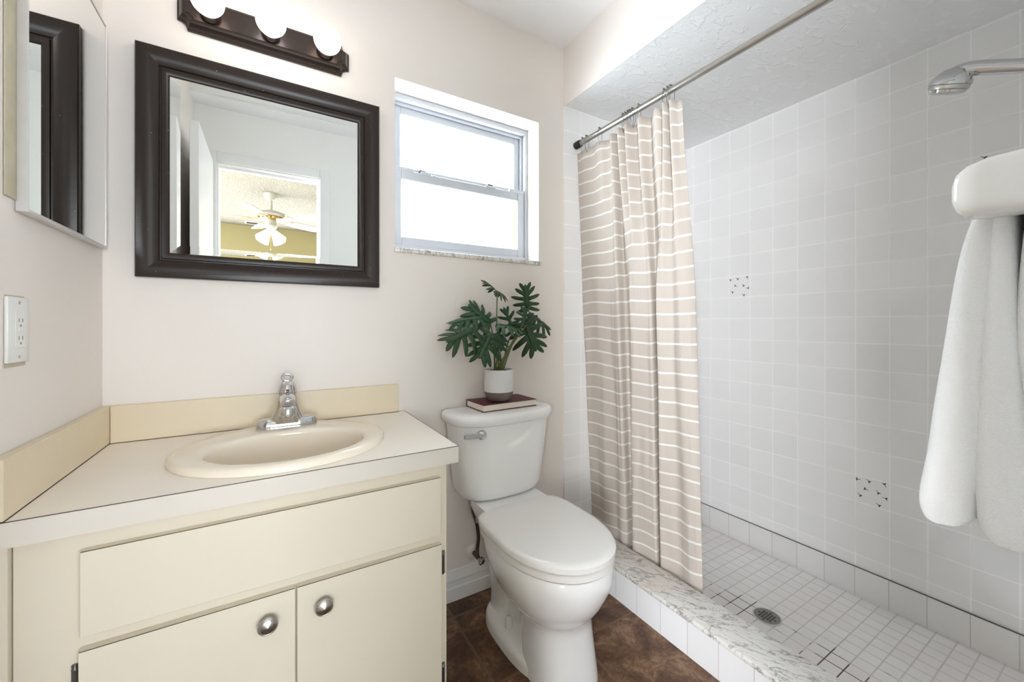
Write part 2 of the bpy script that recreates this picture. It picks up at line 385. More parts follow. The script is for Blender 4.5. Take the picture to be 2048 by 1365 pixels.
# right wall, tiled, with three tiles of printed sprigs
bm = new(); rbox(bm, XR, XR+0.1, -0.12, YB+0.25, ZP-0.1, ZC)
random.seed(5)
def sprig(y, z, a, s=0.0065):
    def blob(cy, cz, l, w, ang):
        pts = [(cy+l*math.cos(q)*math.cos(ang)-w*math.sin(q)*math.sin(ang), cz+l*math.cos(q)*math.sin(ang)+w*math.sin(q)*math.cos(ang)) for q in [2*PI*k/10 for k in range(10)]]
        prism(bm, pts, lambda p, q: (XR+0.0002, p, q), lambda p, q: (XR-0.0004, p, q), 1)
    blob(y, z, s*1.25, s*0.16, a)
    for d in (0.75, -0.75): blob(y-s*0.55*math.cos(a)+s*0.55*math.cos(a+PI+d), z-s*0.55*math.sin(a)+s*0.55*math.sin(a+PI+d), s*0.7, s*0.33, a+PI+d)
for y0, z0 in ((0.4837+0.1094*1, 0.929-0.1123*5), (0.4837+0.1094*6, 0.929+0.1123*3), (0.4837-0.1094*2, 0.929+0.1123*6)):
    for fy, fz, an in ((0.90, 0.86, 0.1), (0.62, 0.90, 2.5), (0.12, 0.88, -1.2), (0.66, 0.55, -0.3), (0.34, 0.58, 2.2), (0.88, 0.30, 2.3), (0.14, 0.42, 3.0), (0.33, 0.12, 2.6)):
        if y0 < 0.4 and fz > 0.7:                     # the tile by the towel bar keeps only one sprig in its top row
            if fz < 0.89: continue
            fy, fz = 0.74, 0.93
        sprig(y0+0.1094*fy, z0+0.1123*fz, PI-an)
struct('wall_right', bm, [M['tile_right'], M['sprig']], smooth=False)
bm = new(); rbox(bm, XR-0.008, XR+0.002, 0.0, YB-0.007, ZP, 0.0905, 0.003, 2); struct('baseboard_right', bm, M['tile_base'])
bm = new(); rbox(bm, XR-0.0083, XR+0.001, 0.0, YB-0.007, 0.0905, 0.0913); struct('trim_4', bm, M['gap_line'], smooth=False)
bm = new(); rbox(bm, 1.345, XR-0.008, YB-0.015, YB-0.006, ZP, 0.0905, 0.003, 2); struct('baseboard_shower', bm, M['tile_back'])
# soffit over the shower: painted front face, textured underside
bm = new(); rbox(bm, XS, XR, 0, YB, ZS, ZC)
bm.faces.ensure_lookup_table()
for f in bm.faces:
    f.normal_update()
    if f.normal.z < -0.5: f.material_index = 1
struct('trim_1', bm, [M['wall'], M['soffit']], smooth=False)
bm = new(); rbox(bm, 1.20, XR, 0, YB, ZP-0.09, ZP); struct('floor_shower', bm, M['mosaic'], smooth=False)

# baseboard behind the toilet
def moulding(bm, prof, p0, p1, nrm):
    """prof: (out, z); run from p0 to p1 (x, y), projecting along nrm"""
    f = lambda p: (lambda o, z: (p[0]+nrm[0]*o, p[1]+nrm[1]*o, z))
    prism(bm, prof, f(p0), f(p1))
BASEP = [(0, 0), (0.014, 0), (0.014, 0.052), (0.010, 0.056), (0.010, 0.078), (0.013, 0.082), (0.012, 0.092), (0.006, 0.104), (0.004, 0.118), (0, 0.122)]
bm = new(); moulding(bm, BASEP, (0.412, YB), (1.200, YB), (0, -1)); struct('baseboard_back', bm, M['white_trim'], angle=25)

# door casing (bathroom side), jamb, door leaf
bm = new()
for x0, x1, z0, z1 in ((DX0-0.063, DX0, 0, DZ+0.062), (DX1, DX1+0.063, 0, DZ+0.062), (DX0, DX1, DZ, DZ+0.062)):
    rbox(bm, x0, x1, 0.0, 0.014, z0, z1, 0.004, 2)
struct('trim_2', bm, M['white_trim'])
bm = new()
rbox(bm, DX1-0.008, DX1+0.0, -0.12, -0.001, 0, DZ-0.008); rbox(bm, DX0, DX0+0.008, -0.12, -0.001, 0, DZ-0.008); rbox(bm, DX0, DX1, -0.12, -0.001, DZ-0.008, DZ)
rbox(bm, DX0+0.008, DX1-0.008, -0.075, -0.045, DZ-0.022, DZ-0.008)
struct('trim_3', bm, M['white_trim'], smooth=False)
bm = new(); rbox(bm, -0.335, -0.299, 0.018, 0.585, 0.012, 2.108, 0.002, 1)
door = struct('door_1', bm, M['white_trim'])
bm = new(); lathe(bm, [(0.026, 0), (0.026, 0.006), (0.010, 0.010), (0.010, 0.026), (0.022, 0.034), (0.026, 0.046), (0.020, 0.056), (0.0, 0.058)], axis_mat((-0.299, 0.525, 0.95), (1, 0, 0)), 20)
obj('door_handle', bm, M['brass'], door)

# window
win = bpy.data.objects.new('window_1', None); COL.objects.link(win); win.location = (0.73, YB+0.12, 1.395); win['kind'] = 'structure'
def ring_frame(bm, x0, x1, z0, z1, wl, wr, wb, wt, y0, y1, r=0.002):
    rbox(bm, x0, x0+wl, y0, y1, z0, z1, r, 1); rbox(bm, x1-wr, x1, y0, y1, z0, z1, r, 1)
    rbox(bm, x0+wl, x1-wr, y0, y1, z0, z0+wb, r, 1); rbox(bm, x0+wl, x1-wr, y0, y1, z1-wt, z1, r, 1)
bm = new()
ring_frame(bm, WX0, WX1, 1.412, WZ1, 0.014, 0.014, 0.030, 0.022, 1.612, 1.672)
ring_frame(bm, WX0+0.014, WX1-0.014, 1.44, WZ1-0.022, 0.010, 0.012, 0.004, 0.012, 1.635, 1.672)
obj('window_frame', bm, M['vinyl'], win)
up = new(); ring_frame(up, 0.424, 1.034, 1.735, 2.022, 0.034, 0.030, 0.040, 0.032, 1.648, 1.668, 0.003); us = obj('upper_sash', up, M['vinyl'], win)
bm = new(); rbox(bm, 0.456, 1.006, 1.656, 1.660, 1.773, 1.992); obj('pane', bm, M['glass'], us, smooth=False)
lo = new(); ring_frame(lo, 0.418, 1.046, 1.430, 1.752, 0.036, 0.038, 0.050, 0.040, 1.620, 1.644, 0.003)
for x0, x1, z1 in ((0.418, 0.505, 1.763), (0.535, 0.580, 1.760), (0.590, 0.600, 1.754), (0.840, 0.890, 1.757), (0.965, 1.046, 1.763)): rbox(lo, x0, x1, 1.618, 1.640, 1.746, z1, 0.002, 1)
ls = obj('lower_sash', lo, M['vinyl'], win)
bm = new(); rbox(bm, 0.452, 1.010, 1.630, 1.634, 1.478, 1.714); obj('pane', bm, M['glass'], ls, smooth=False)
for x in (0.545, 0.865):
    bm = new(); rbox(bm, x-0.014, x+0.014, 1.626, 1.646, 1.758, 1.768, 0.003, 2); obj('sash_lock', bm, M['dark_metal'], ls)
bm = new(); rbox(bm, WX0-0.002, WX1+0.012, YB-0.008, YB+0.10, WZ0, WZ0+0.018, 0.004, 2); obj('window_sill', bm, M['marble'], win)
# orange timber jamb outside the right side of the pane
bm = new(); rbox(bm, 1.034, WX1-0.0005, 1.70, 1.768, WZ0+0.0005, WZ1-0.0005, 0.001, 1); obj('outer_jamb', bm, M['wood'], win, label='orange brown timber jamb')

# ------------------------------------------------------------------ the bedroom seen in the mirror
bx0, bx1, by0, by1 = -2.3, 2.3, -3.35, -0.12
bm = new(); rbox(bm, bx0, bx1, by0, by1, -0.1, 0); struct('floor_bedroom', bm, M['beige_floor'], smooth=False)
bm = new(); rbox(bm, bx0-0.1, bx1+0.1, by0-0.1, by1, 2.44, 2.54); struct('ceiling_bedroom', bm, M['popcorn'], smooth=False)
bm = new()
rbox(bm, bx0, bx1, by0-0.1, by0, 0, 0.75); rbox(bm, bx0, bx1, by0-0.1, by0, 1.93, 2.44)
rbox(bm, bx0, -1.1, by0-0.1, by0, 0.75, 1.93); rbox(bm, 2.1, bx1, by0-0.1, by0, 0.75, 1.93)  # opening added below the mirrored strip so sky light reaches the doorway
struct('wall_bedroom_far', bm, M['bedroom_wall'], smooth=False)
bm = new()
rbox(bm, bx0-0.1, bx0, by0-0.1, by1, 0, 0.70); rbox(bm, bx0-0.1, bx0, by0-0.1, by1, 2.06, 2.44)
rbox(bm, bx0-0.1, bx0, by0-0.1, -2.70, 0.70, 2.06); rbox(bm, bx0-0.1, bx0, -0.40, by1, 0.70, 2.06); struct('wall_bedroom_left', bm, M['bedroom_wall'], smooth=False)  # opening added to admit the side fill lamp
bm = new(); rbox(bm, bx1, bx1+0.1, by0-0.1, by1, 0, 2.44); struct('wall_bedroom_right', bm, M['bedroom_wall'], smooth=False)
bm = new(); rbox(bm, bx0, XL-0.1, -0.22, -0.12, 0, 2.44); rbox(bm, XR+0.1, bx1, -0.22, -0.12, 0, 2.44); struct('wall_bedroom_near', bm, M['bedroom_wall'], smooth=False)

fan = thing('ceiling_fan', 'white ceiling fan with brass trim and lit tulip shades seen in the vanity mirror', 'ceiling fan', (0.0, -1.69, 2.44))
FX, FY = 0.0, -1.69
def fl(name, prof, m, parent, seg=28):
    b = new(); lathe(b, prof, Matrix.Translation((FX, FY, 0)), seg); return obj(name, b, m, parent)
fl('canopy', [(0.066, 2.44), (0.064, 2.41), (0.045, 2.385), (0.016, 2.375)], M['fan_white'], fan)
fl('downrod', [(0.013, 2.378), (0.013, 2.27)], M['fan_white'], fan)
fl('motor_housing', [(0.02, 2.275), (0.06, 2.268), (0.125, 2.245), (0.14, 2.225), (0.135, 2.205), (0.06, 2.198)], M['fan_white'], fan)
fl('brass_ring', [(0.115, 2.205), (0.12, 2.195), (0.11, 2.180), (0.05, 2.172)], M['brass'], fan)
fl('switch_housing', [(0.05, 2.178), (0.052, 2.13), (0.058, 2.12), (0.05, 2.10), (0.03, 2.09)], M['fan_white'], fan)
for k in range(5):
    a = math.radians(184+72*k); ca, sa = math.cos(a), math.sin(a)
    T = Matrix.Translation((FX, FY, 2.186)) @ Matrix.Rotation(a, 4, 'Z') @ Matrix.Rotation(math.radians(12), 4, 'X')
    b = new(); bb = new()
    out = [(0.19, -0.052), (0.30, -0.060), (0.50, -0.066), (0.545, -0.055), (0.56, 0), (0.545, 0.055), (0.50, 0.066), (0.30, 0.060), (0.19, 0.052)]
    prism(bb, out, lambda p, q: (p, q, 0.0), lambda p, q: (p, q, 0.006)); add(b, bb, T)
    bl = obj('blade', b, M['cream_blade'], fan, smooth=False)
    b = new(); bb = new(); prism(bb, [(0.09, -0.012), (0.16, -0.016), (0.19, -0.04), (0.235, -0.03), (0.25, 0), (0.235, 0.03), (0.19, 0.04), (0.16, 0.016), (0.09, 0.012)], lambda p, q: (p, q, -0.006), lambda p, q: (p, q, -0.0005)); add(b, bb, T)
    obj('blade_bracket', b, M['brass'], bl, smooth=False)
for k in range(4):
    a = math.radians(45+90*k); d = Vector((math.cos(a)*0.75, math.sin(a)*0.75, -0.9)).normalized()
    p = Vector((FX, FY, 2.10))+d*0.045
    b = new(); lathe(b, [(0.018, -0.03), (0.022, 0.0), (0.030, 0.02), (0.042, 0.06), (0.054, 0.10), (0.062, 0.125), (0.058, 0.124), (0.038, 0.055), (0.018, 0.01)], axis_mat(p, d), 24)
    obj('lamp_shade', b, M['shade'], fan)
b = new(); tube(b, [(FX, FY, 2.095), (FX, FY, 1.905)], 0.0009, 6); sphere(b, (FX, FY, 1.885), 0.005, 12, 0, (1, 1, 2)); obj('pull_chain', b, M['brass'], fan)

vent = thing('ceiling_vent', 'grey slatted air vent in the bedroom ceiling behind the fan in the mirror', 'vent', (-0.19, -3.12, 2.44))
b = new(); ring_frame(b, -0.29, -0.09, -0.0, 0.14, 0.02, 0.02, 0.02, 0.02, 0, 0.008)
for v in b.verts: v.co = Vector((v.co.x, -3.19+v.co.z, 2.44-v.co.y))
obj('vent_frame', b, M['plastic'], vent, smooth=False)
for k in range(5):
    b = new(); rbox(b, -0.27, -0.11, -3.168+0.022*k, -3.158+0.022*k, 2.432, 2.4385); obj('slat', b, M['dark_metal'], vent, smooth=False)

# ------------------------------------------------------------------ vanity: cabinet, countertop, basin, faucet
CF = 1.025                                            # cabinet face
van = thing('vanity_cabinet', 'cream vanity cabinet with false drawer front and two doors under the sink', 'cabinet', (0.0, 1.27, 0))
bm = new()
rbox(bm, -0.378, 0.410, CF, CF+0.018, 0.09, 0.748, 0.001, 1)
rbox(bm, 0.394, 0.410, CF+0.018, YB-0.016, 0.0, 0.748); rbox(bm, -0.378, -0.362, CF+0.018, YB-0.016, 0.0, 0.748)
rbox(bm, -0.362, 0.394, CF+0.018, YB-0.016, 0.09, 0.105); rbox(bm, -0.362, 0.394, CF+0.07, CF+0.085, 0.0, 0.09)
obj('carcass', bm, M['body'], van, smooth=False)
bm = new(); rbox(bm, XL+0.001, -0.3795, CF-0.012, CF+0.02, 0.0, 0.748, 0.001, 1); obj('filler_strip', bm, M['body'], van)
def slab(bm, x0, x1, z0, z1, y0, y1):
    """overlay front with a thin dark laminate seam along its top edge"""
    rbox(bm, x0, x1, y0, y1, z0, z1, 0.0006, 1)
    rbox(bm, x0+0.0006, x1-0.0006, y0-0.0002, y0+0.0006, z1-0.0010, z1+0.0002, mi=1)
DF = CF-0.017
bm = new(); slab(bm, -0.292, 0.387, 0.560, 0.7135, DF, CF-0.0005); obj('false_drawer_front', bm, [M['cabinet'], M['seam']], van, smooth=False)
def knob(x, z, parent):
    b = new(); lathe(b, [(0.007, 0.0), (0.006, 0.010), (0.010, 0.014), (0.0185, 0.016), (0.0195, 0.019), (0.0175, 0.0215), (0.0165, 0.0205), (0.012, 0.024), (0.0, 0.0265)], axis_mat((x, DF, z), (0, -1, 0)), 32, cap1=False)
    return obj('knob', b, M['nickel'], parent)
def hinge(x, z, parent):
    b = new(); tube(b, [(x, CF-0.006, z-0.024), (x, CF-0.006, z+0.024)], 0.0042, 10)
    for s in (-1, 1): tube(b, [(x, CF-0.006, z+s*0.024), (x, CF-0.006, z+s*0.031)], [0.0055, 0.002], 10)
    rbox(b, x-0.006, x+0.006, CF-0.004, CF-0.0003, z-0.030, z+0.030, 0.001, 1)
    return obj('hinge', b, M['dark_metal'], parent)
for x0, x1, kx, hx in ((-0.294, 0.0460, -0.006, -0.3010), (0.0500, 0.390, 0.103, 0.3975)):
    bm = new(); slab(bm, x0, x1, 0.115, 0.535, DF, CF-0.0005)
    dr = obj('door', bm, [M['cabinet'], M['seam']], van, smooth=False)
    knob(kx, 0.482, dr)
    for z in (0.478, 0.175): hinge(hx, z, dr)

cou = thing('countertop', 'almond laminate vanity countertop with backsplash along two walls', 'countertop', (0.02, 1.26, 0.75))
CX0, CX1, CY0, CY1, CZ0, CZ1 = XL+0.001, 0.432, 0.995, YB-0.001, 0.750, 0.794
BC, BR = (0.038, 1.233), (0.249, 0.222)              # basin outline
HR = (BR[0]-0.022, BR[1]-0.020)
angs = sorted(set([2*PI*k/72 for k in range(72)]+[math.atan2(y-BC[1], x-BC[0]) % (2*PI) for x in (CX0, CX1) for y in (CY0, CY1)]))
def rect_hit(a):
    dx, dy = math.cos(a), math.sin(a); ts = []
    if dx > 1e-9: ts.append((CX1-BC[0])/dx)
    if dx < -1e-9: ts.append((CX0-BC[0])/dx)
    if dy > 1e-9: ts.append((CY1-BC[1])/dy)
    if dy < -1e-9: ts.append((CY0-BC[1])/dy)
    t = min(ts); return (BC[0]+dx*t, BC[1]+dy*t)
def ell_hit(a):
    t = 1/math.hypot(math.cos(a)/HR[0], math.sin(a)/HR[1]); return (BC[0]+math.cos(a)*t, BC[1]+math.sin(a)*t)
bm = new()
rings = [[(*ell_hit(a), CZ0) for a in angs], [(*ell_hit(a), CZ1) for a in angs], [(*rect_hit(a), CZ1) for a in angs], [(*rect_hit(a), CZ0) for a in angs], [(*ell_hit(a), CZ0) for a in angs]]
loft(bm, rings, False, False); bmesh.ops.remove_doubles(bm, verts=bm.verts[:], dist=1e-6)
bm.normal_update()
for f in bm.faces:
    c = f.calc_center_median()
    if abs(f.normal.y) > 0.5 and c.y < CY0+0.002: f.material_index = 1
rbox(bm, CX0, CX1+0.0004, CY0-0.0006, CY0+0.0004, CZ1-0.0010, CZ1+0.0004, mi=2); rbox(bm, CX1-0.0004, CX1+0.0006, CY0, CY1, CZ1-0.0010, CZ1+0.0003, mi=2)
obj('worktop', bm, [M['laminate'], M['edge'], M['seam']], cou, smooth=False)
bm = new(); rbox(bm, CX0+0.019, 0.410, YB-0.019, YB-0.001, CZ1+0.0012, 0.897, 0.001, 1); rbox(bm, CX0+0.019, 0.410, YB-0.0195, YB-0.001, CZ1, CZ1+0.0016, mi=1)
obj('backsplash', bm, [M['splash'], M['seam']], cou)
bm = new(); rbox(bm, CX0, CX0+0.018, CY0, YB-0.001, CZ1+0.0012, 0.897, 0.001, 1); rbox(bm, CX0, CX0+0.0185, CY0, YB-0.001, CZ1, CZ1+0.0016, mi=1)
obj('side_splash', bm, [M['splash'], M['seam']], cou)

sink = thing('sink_basin', 'bone coloured oval drop in sink basin set into the countertop', 'sink', (*BC, CZ1))
def ell(c, r, z, n=72, back=0.0):
    pts = []
    for k in range(n):
        a = 2*PI*k/n; y = c[1]+r[1]*math.sin(a)
        pts.append((c[0]+r[0]*math.cos(a), y, z))
    return pts
bm = new(); IC, IR = (0.043, 1.190), (0.181, 0.146)
inn = []
for k in range(10):
    q = k/9; s = math.cos(q*PI/2*0.93)**0.75; inn.append(ell((0.043, 1.190+0.03*q), ((IR[0]-0.003)*(0.10+0.90*s), (IR[1]-0.003)*(0.12+0.88*s)), 0.799-0.133*math.sin(q*PI/2)**0.9))
loft(bm, [ell(BC, BR, CZ1+0.0006), ell(BC, BR, 0.803), ell(BC, (BR[0]-0.004, BR[1]-0.004), 0.8095), ell(BC, (BR[0]-0.012, BR[1]-0.012), 0.8125),
          ell((0.041, 1.205), (0.205, 0.170), 0.8128), ell(IC, (IR[0]+0.006, IR[1]+0.006), 0.8122), ell(IC, (IR[0]+0.001, IR[1]+0.001), 0.8095), ell(IC, (IR[0]-0.0015, IR[1]-0.0015), 0.805)]+inn, False, False)
rim_under = [ell(BC, BR, CZ1+0.0006), ell(BC, (HR[0]-0.002, HR[1]-0.002), CZ1+0.0006)]
loft(bm, rim_under, False, False)
lathe(bm, [(0.022, 0.0), (0.022, 0.02)], Matrix.Translation((0.043, 1.22, 0.645)), 24)
bmesh.ops.remove_doubles(bm, verts=bm.verts[:], dist=1e-6)
obj('bowl', bm, M['bone'], sink, angle=60)
bm = new(); lathe(bm, [(0.024, 0.666), (0.025, 0.669), (0.016, 0.670), (0.014, 0.667), (0.0, 0.667)], Matrix.Translation((0.043, 1.22, 0)), 24, cap1=False); obj('drain', bm, M['chrome'], sink)

fx, fy, fz = 0.042, 1.395, 0.8128
fau = thing('faucet', 'chrome single handle faucet at the back of the sink', 'faucet', (fx, fy, fz))
def sup(cx, cy, a, b, z, n=2.6, seg=40, sy=0.0):
    p = []
    for k in range(seg):
        t = 2*PI*k/seg; c, s = math.cos(t), math.sin(t)
        p.append((cx+a*math.copysign(abs(c)**(2/n), c), cy+b*math.copysign(abs(s)**(2/n), s), z))
    return p
bm = new()
loft(bm, [sup(fx, fy, 0.081, 0.026, fz, 3.2), sup(fx, fy, 0.081, 0.026, fz+0.004, 3.2), sup(fx, fy, 0.079, 0.0245, fz+0.020, 3.2), sup(fx, fy, 0.074, 0.020, fz+0.0255, 3.2), sup(fx, fy, 0.060, 0.012, fz+0.027, 3)])
obj('base_plate', bm, M['chrome'], fau, angle=50)
bm = new()    # body: sweeps up from the plate and leans forward into the spout
loft(bm, [sup(fx, fy-0.001, 0.052, 0.026, fz+0.012, 2.6), sup(fx, fy-0.002, 0.044, 0.027, fz+0.028, 2.4), sup(fx, fy-0.003, 0.035, 0.027, fz+0.048, 2.3), sup(fx, fy-0.004, 0.029, 0.027, fz+0.070, 2.2), sup(fx, fy-0.005, 0.027, 0.026, fz+0.090, 2.1), sup(fx, fy-0.005, 0.0255, 0.025, fz+0.098, 2)])
obj('body', bm, M['chrome'], fau, angle=50)
bm = new()
tube(bm, smooth_path([(fx, fy-0.008, fz+0.080), (fx, fy-0.040, fz+0.087), (fx, fy-0.072, fz+0.084), (fx, fy-0.090, fz+0.076)], 6), [0.0225-0.0002*k for k in range(16)]+[0.0185, 0.016, 0.012], 20)
sp = obj('spout', bm, M['chrome'], fau, angle=50)
bm = new(); lathe(bm, [(0.016, 0.074), (0.0205, 0.070), (0.0215, 0.068), (0.0215, 0.048), (0.0195, 0.046), (0.0140, 0.045), (0.0140, 0.031), (0.012, 0.0305), (0.0, 0.034)], Matrix.Translation((fx, fy-0.084, fz)), 32, cap1=False)
obj('aerator', bm, M['chrome'], sp)
bm = new()
lathe(bm, [(0.0262, 0.097), (0.0268, 0.101), (0.0255, 0.112), (0.0225, 0.123), (0.017, 0.133), (0.011, 0.139), (0.009, 0.141)], Matrix.Translation((fx, fy-0.005, fz)), 28)
b = bmesh.new(); tube(b, [(0.0125*math.cos(2*PI*k/20), 0, 0.0105*math.sin(2*PI*k/20)) for k in range(21)], 0.0045, 10, False)
add(bm, b, Matrix.Translation((fx, fy-0.009, fz+0.148)) @ Matrix.Rotation(math.radians(-20), 4, 'X'))
hd = obj('handle', bm, M['chrome'], fau, angle=50)
bm = new(); lathe(bm, [(0.0045, 0.0), (0.0045, 0.002), (0.0, 0.0026)], axis_mat((fx, fy-0.0295, fz+0.110), (0, -1, 0.25)), 14, cap1=False); obj('temperature_dot', bm, M['red'], hd)

# ------------------------------------------------------------------ things on the walls
# framed vanity mirror
mir = thing('vanity_mirror', 'square mirror in a wide espresso frame hung above the sink', 'mirror', (0.006, YB, 1.257))
FX0, FX1, FZ0, FZ1 = -0.326, 0.339, 1.256, 1.917
prof = [(0, 0.0), (0, 0.019), (0.003, 0.023), (0.012, 0.0245), (0.026, 0.0225), (0.042, 0.0165), (0.0495, 0.0125), (0.0515, 0.0085), (0.0545, 0.0085), (0.0565, 0.0125), (0.062, 0.0128), (0.069, 0.0105), (0.0735, 0.006), (0.0735, 0.0)]
bm = new()
rings = []
for d, h in prof: rings.append([(FX0+d, YB-h-0.0005, FZ0+d), (FX1-d, YB-h-0.0005, FZ0+d), (FX1-d, YB-h-0.0005, FZ1-d), (FX0+d, YB-h-0.0005, FZ1-d)])
loft(bm, rings+[rings[0]], False, False); bmesh.ops.remove_doubles(bm, verts=bm.verts[:], dist=1e-6)
obj('frame', bm, M['frame'], mir, angle=28)
bm = new(); gx0, gx1, gz0, gz1 = FX0+0.0735, FX1-0.0735, FZ0+0.0735, FZ1-0.0735; bv = 0.024
def rr(i, h): return [(gx0+i, YB-h, gz0+i), (gx1-i, YB-h, gz0+i), (gx1-i, YB-h, gz1-i), (gx0+i, YB-h, gz1-i)]
edge = rr(-0.002, 0.00555); edge = [(x, y-(0.0006 if x < 0 else 0), z) for x, y, z in edge]      # ground bevel
loft(bm, [rr(-0.002, 0.002), edge, rr(bv, 0.0050)], True, True)
obj('glass', bm, M['mirror'], mir, smooth=False)

# recessed medicine cabinet on the left wall
med = thing('medicine_cabinet', 'mirrored medicine cabinet with thin chrome edges on the left wall', 'cabinet', (XL, 1.285, 1.327))
MY0, MY1, MZ0, MZ1 = 1.080, 1.488, 1.326, 1.925
bm = new(); rbox(bm, XL+0.0008, XL+0.003, 1.043, 1.486, 1.345, 1.955, 0.0005, 1); obj('flange', bm, M['patch'], med)
bm = new(); rbox(bm, XL+0.0032, XL+0.0142, MY0+0.002, MY1-0.002, MZ0+0.002, MZ1-0.002); dd = obj('mirror_door', bm, [M['worn_chrome']], med, smooth=False)
bm = new(); rbox(bm, XL+0.0143, XL+0.0153, MY0+0.004, MY1-0.004, MZ0+0.006, MZ1-0.004); obj('mirror_glass', bm, M['mirror'], dd, smooth=False)
bm = new()
b = new(); ring_frame(b, MY0, MY1, MZ0, MZ1, 0.0035, 0.0035, 0.006, 0.0045, 0, 0.0165, 0.0008)
for v in b.verts: v.co = Vector((XL+v.co.y+0.0005, v.co.x, v.co.z))
add(bm, b); obj('chrome_edge', bm, M['worn_chrome'], dd)

# outlet
outl = thing('electrical_outlet', 'white electrical outlet plate on the left wall below the medicine cabinet', 'outlet', (XL, 1.08, 1.05))
bm = new(); rbox(bm, XL+0.0005, XL+0.006, 1.044, 1.116, 1.052, 1.170, 0.002, 2); obj('cover_plate', bm, M['plastic'], outl)
bm = new(); rbox(bm, XL+0.006, XL+0.0075, 1.064, 1.097, 1.078, 1.146, 0.0007, 1); rc = obj('receptacle', bm, M['plastic'], outl)
for z in (1.128, 1.096):
    bm = new()
    for y in (1.0745, 1.0865): rbox(bm, XL+0.0074, XL+0.0078, y-0.0009, y+0.0009, z-0.0035, z+0.0035)
    lathe(bm, [(0.0022, 0), (0.0022, 0.0004)], axis_mat((XL+0.0074, 1.0805, z-0.0095), (1, 0, 0)), 10); obj('socket_slots', bm, M['dark_metal'], rc, smooth=False)
for y in (1.0765, 1.0845):
    bm = new(); rbox(bm, XL+0.0074, XL+0.0086, y-0.003, y+0.003, 1.108, 1.116, 0.0004, 1); obj('test_button', bm, M['plastic'], rc)
for z in (1.160, 1.062):
    bm = new(); lathe(bm, [(0.003, 0), (0.003, 0.0006), (0, 0.0009)], axis_mat((XL+0.006, 1.0805, z), (1, 0, 0)), 12, cap1=False); obj('screw', bm, M['nickel'], outl)
for y0, y1, z0, z1 in ((1.0425, 1.114, 1.0445, 1.0535), (1.048, 1.110, 1.169, 1.1725)):
    bm = new(); rbox(bm, XL+0.0002, XL+0.0012, y0, y1, z0, z1); obj('wall_gap', bm, M['patch'], outl, smooth=False, label='brown gap in the wall at the plate edge')

# vanity light bar
bar = thing('vanity_light', 'dark bronze three bulb light bar above the vanity mirror', 'light fixture', (0, YB, 2.05))
def scoop(hw, hh, c, y):
    """rectangle whose corners are cut by an inward curve"""
    p = []
    for sx, sz, a0 in ((1, -1, PI/2), (1, 1, PI), (-1, 1, -PI/2), (-1, -1, 0)):
        cx, cz = sx*hw, 2.048+sz*hh
        for k in range(5):
            t = k/4
            if (sx, sz) == (1, -1): A = (hw-c, -hh); B = (hw, -hh+c)
            elif (sx, sz) == (1, 1): A = (hw, hh-c); B = (hw-c, hh)
            elif (sx, sz) == (-1, 1): A = (-hw+c, hh); B = (-hw, hh-c)
            else: A = (-hw, -hh+c); B = (-hw+c, -hh)
            px = A[0]+(B[0]-A[0])*t; pz = A[1]+(B[1]-A[1])*t
            bow = -0.22*c*math.sin(PI*t)
            px += sx*bow; pz += sz*bow
            p.append((px+0.0, y, 2.048+pz))
    return p
bm = new()
loft(bm, [scoop(0.236, 0.053, 0.024, YB-0.0005), scoop(0.236, 0.053, 0.024, YB-0.008), scoop(0.231, 0.048, 0.022, YB-0.012), scoop(0.229, 0.046, 0.021, YB-0.018),
          scoop(0.222, 0.040, 0.019, YB-0.028), scoop(0.213, 0.034, 0.017, YB-0.031), scoop(0.211, 0.032, 0.016, YB-0.0335), scoop(0.209, 0.030, 0.015, YB-0.0315)])
obj('backplate', bm, M['bronze'], bar, angle=25)
for x, m in ((-0.155, 'bulb_warm'), (0.0, 'bulb_cool'), (0.157, 'bulb_warm')):
    bm = new(); lathe(bm, [(0.026, 0.0), (0.026, 0.012), (0.024, 0.018), (0.0235, 0.022), (0.016, 0.0225)], axis_mat((x, YB-0.0317, 2.044), (0, -1, 0)), 24)
    so = obj('socket', bm, M['bronze'], bar)
    bm = new(); pr = [(0.014, 0.023), (0.015, 0.028)]+[(0.041*math.sin(PI-t), 0.067+0.041*math.cos(PI-t)) for t in [0.5+k*(PI-0.5)/14 for k in range(15)]]
    lathe(bm, pr[:-1]+[(0.0005, 0.108)], axis_mat((x, YB-0.0317, 2.044), (0, -1, 0)), 32)
    obj('bulb', bm, M[m], so, angle=80, **({'label': 'cool white bulb'} if m == 'bulb_cool' else {'label': 'warm white bulb'}))

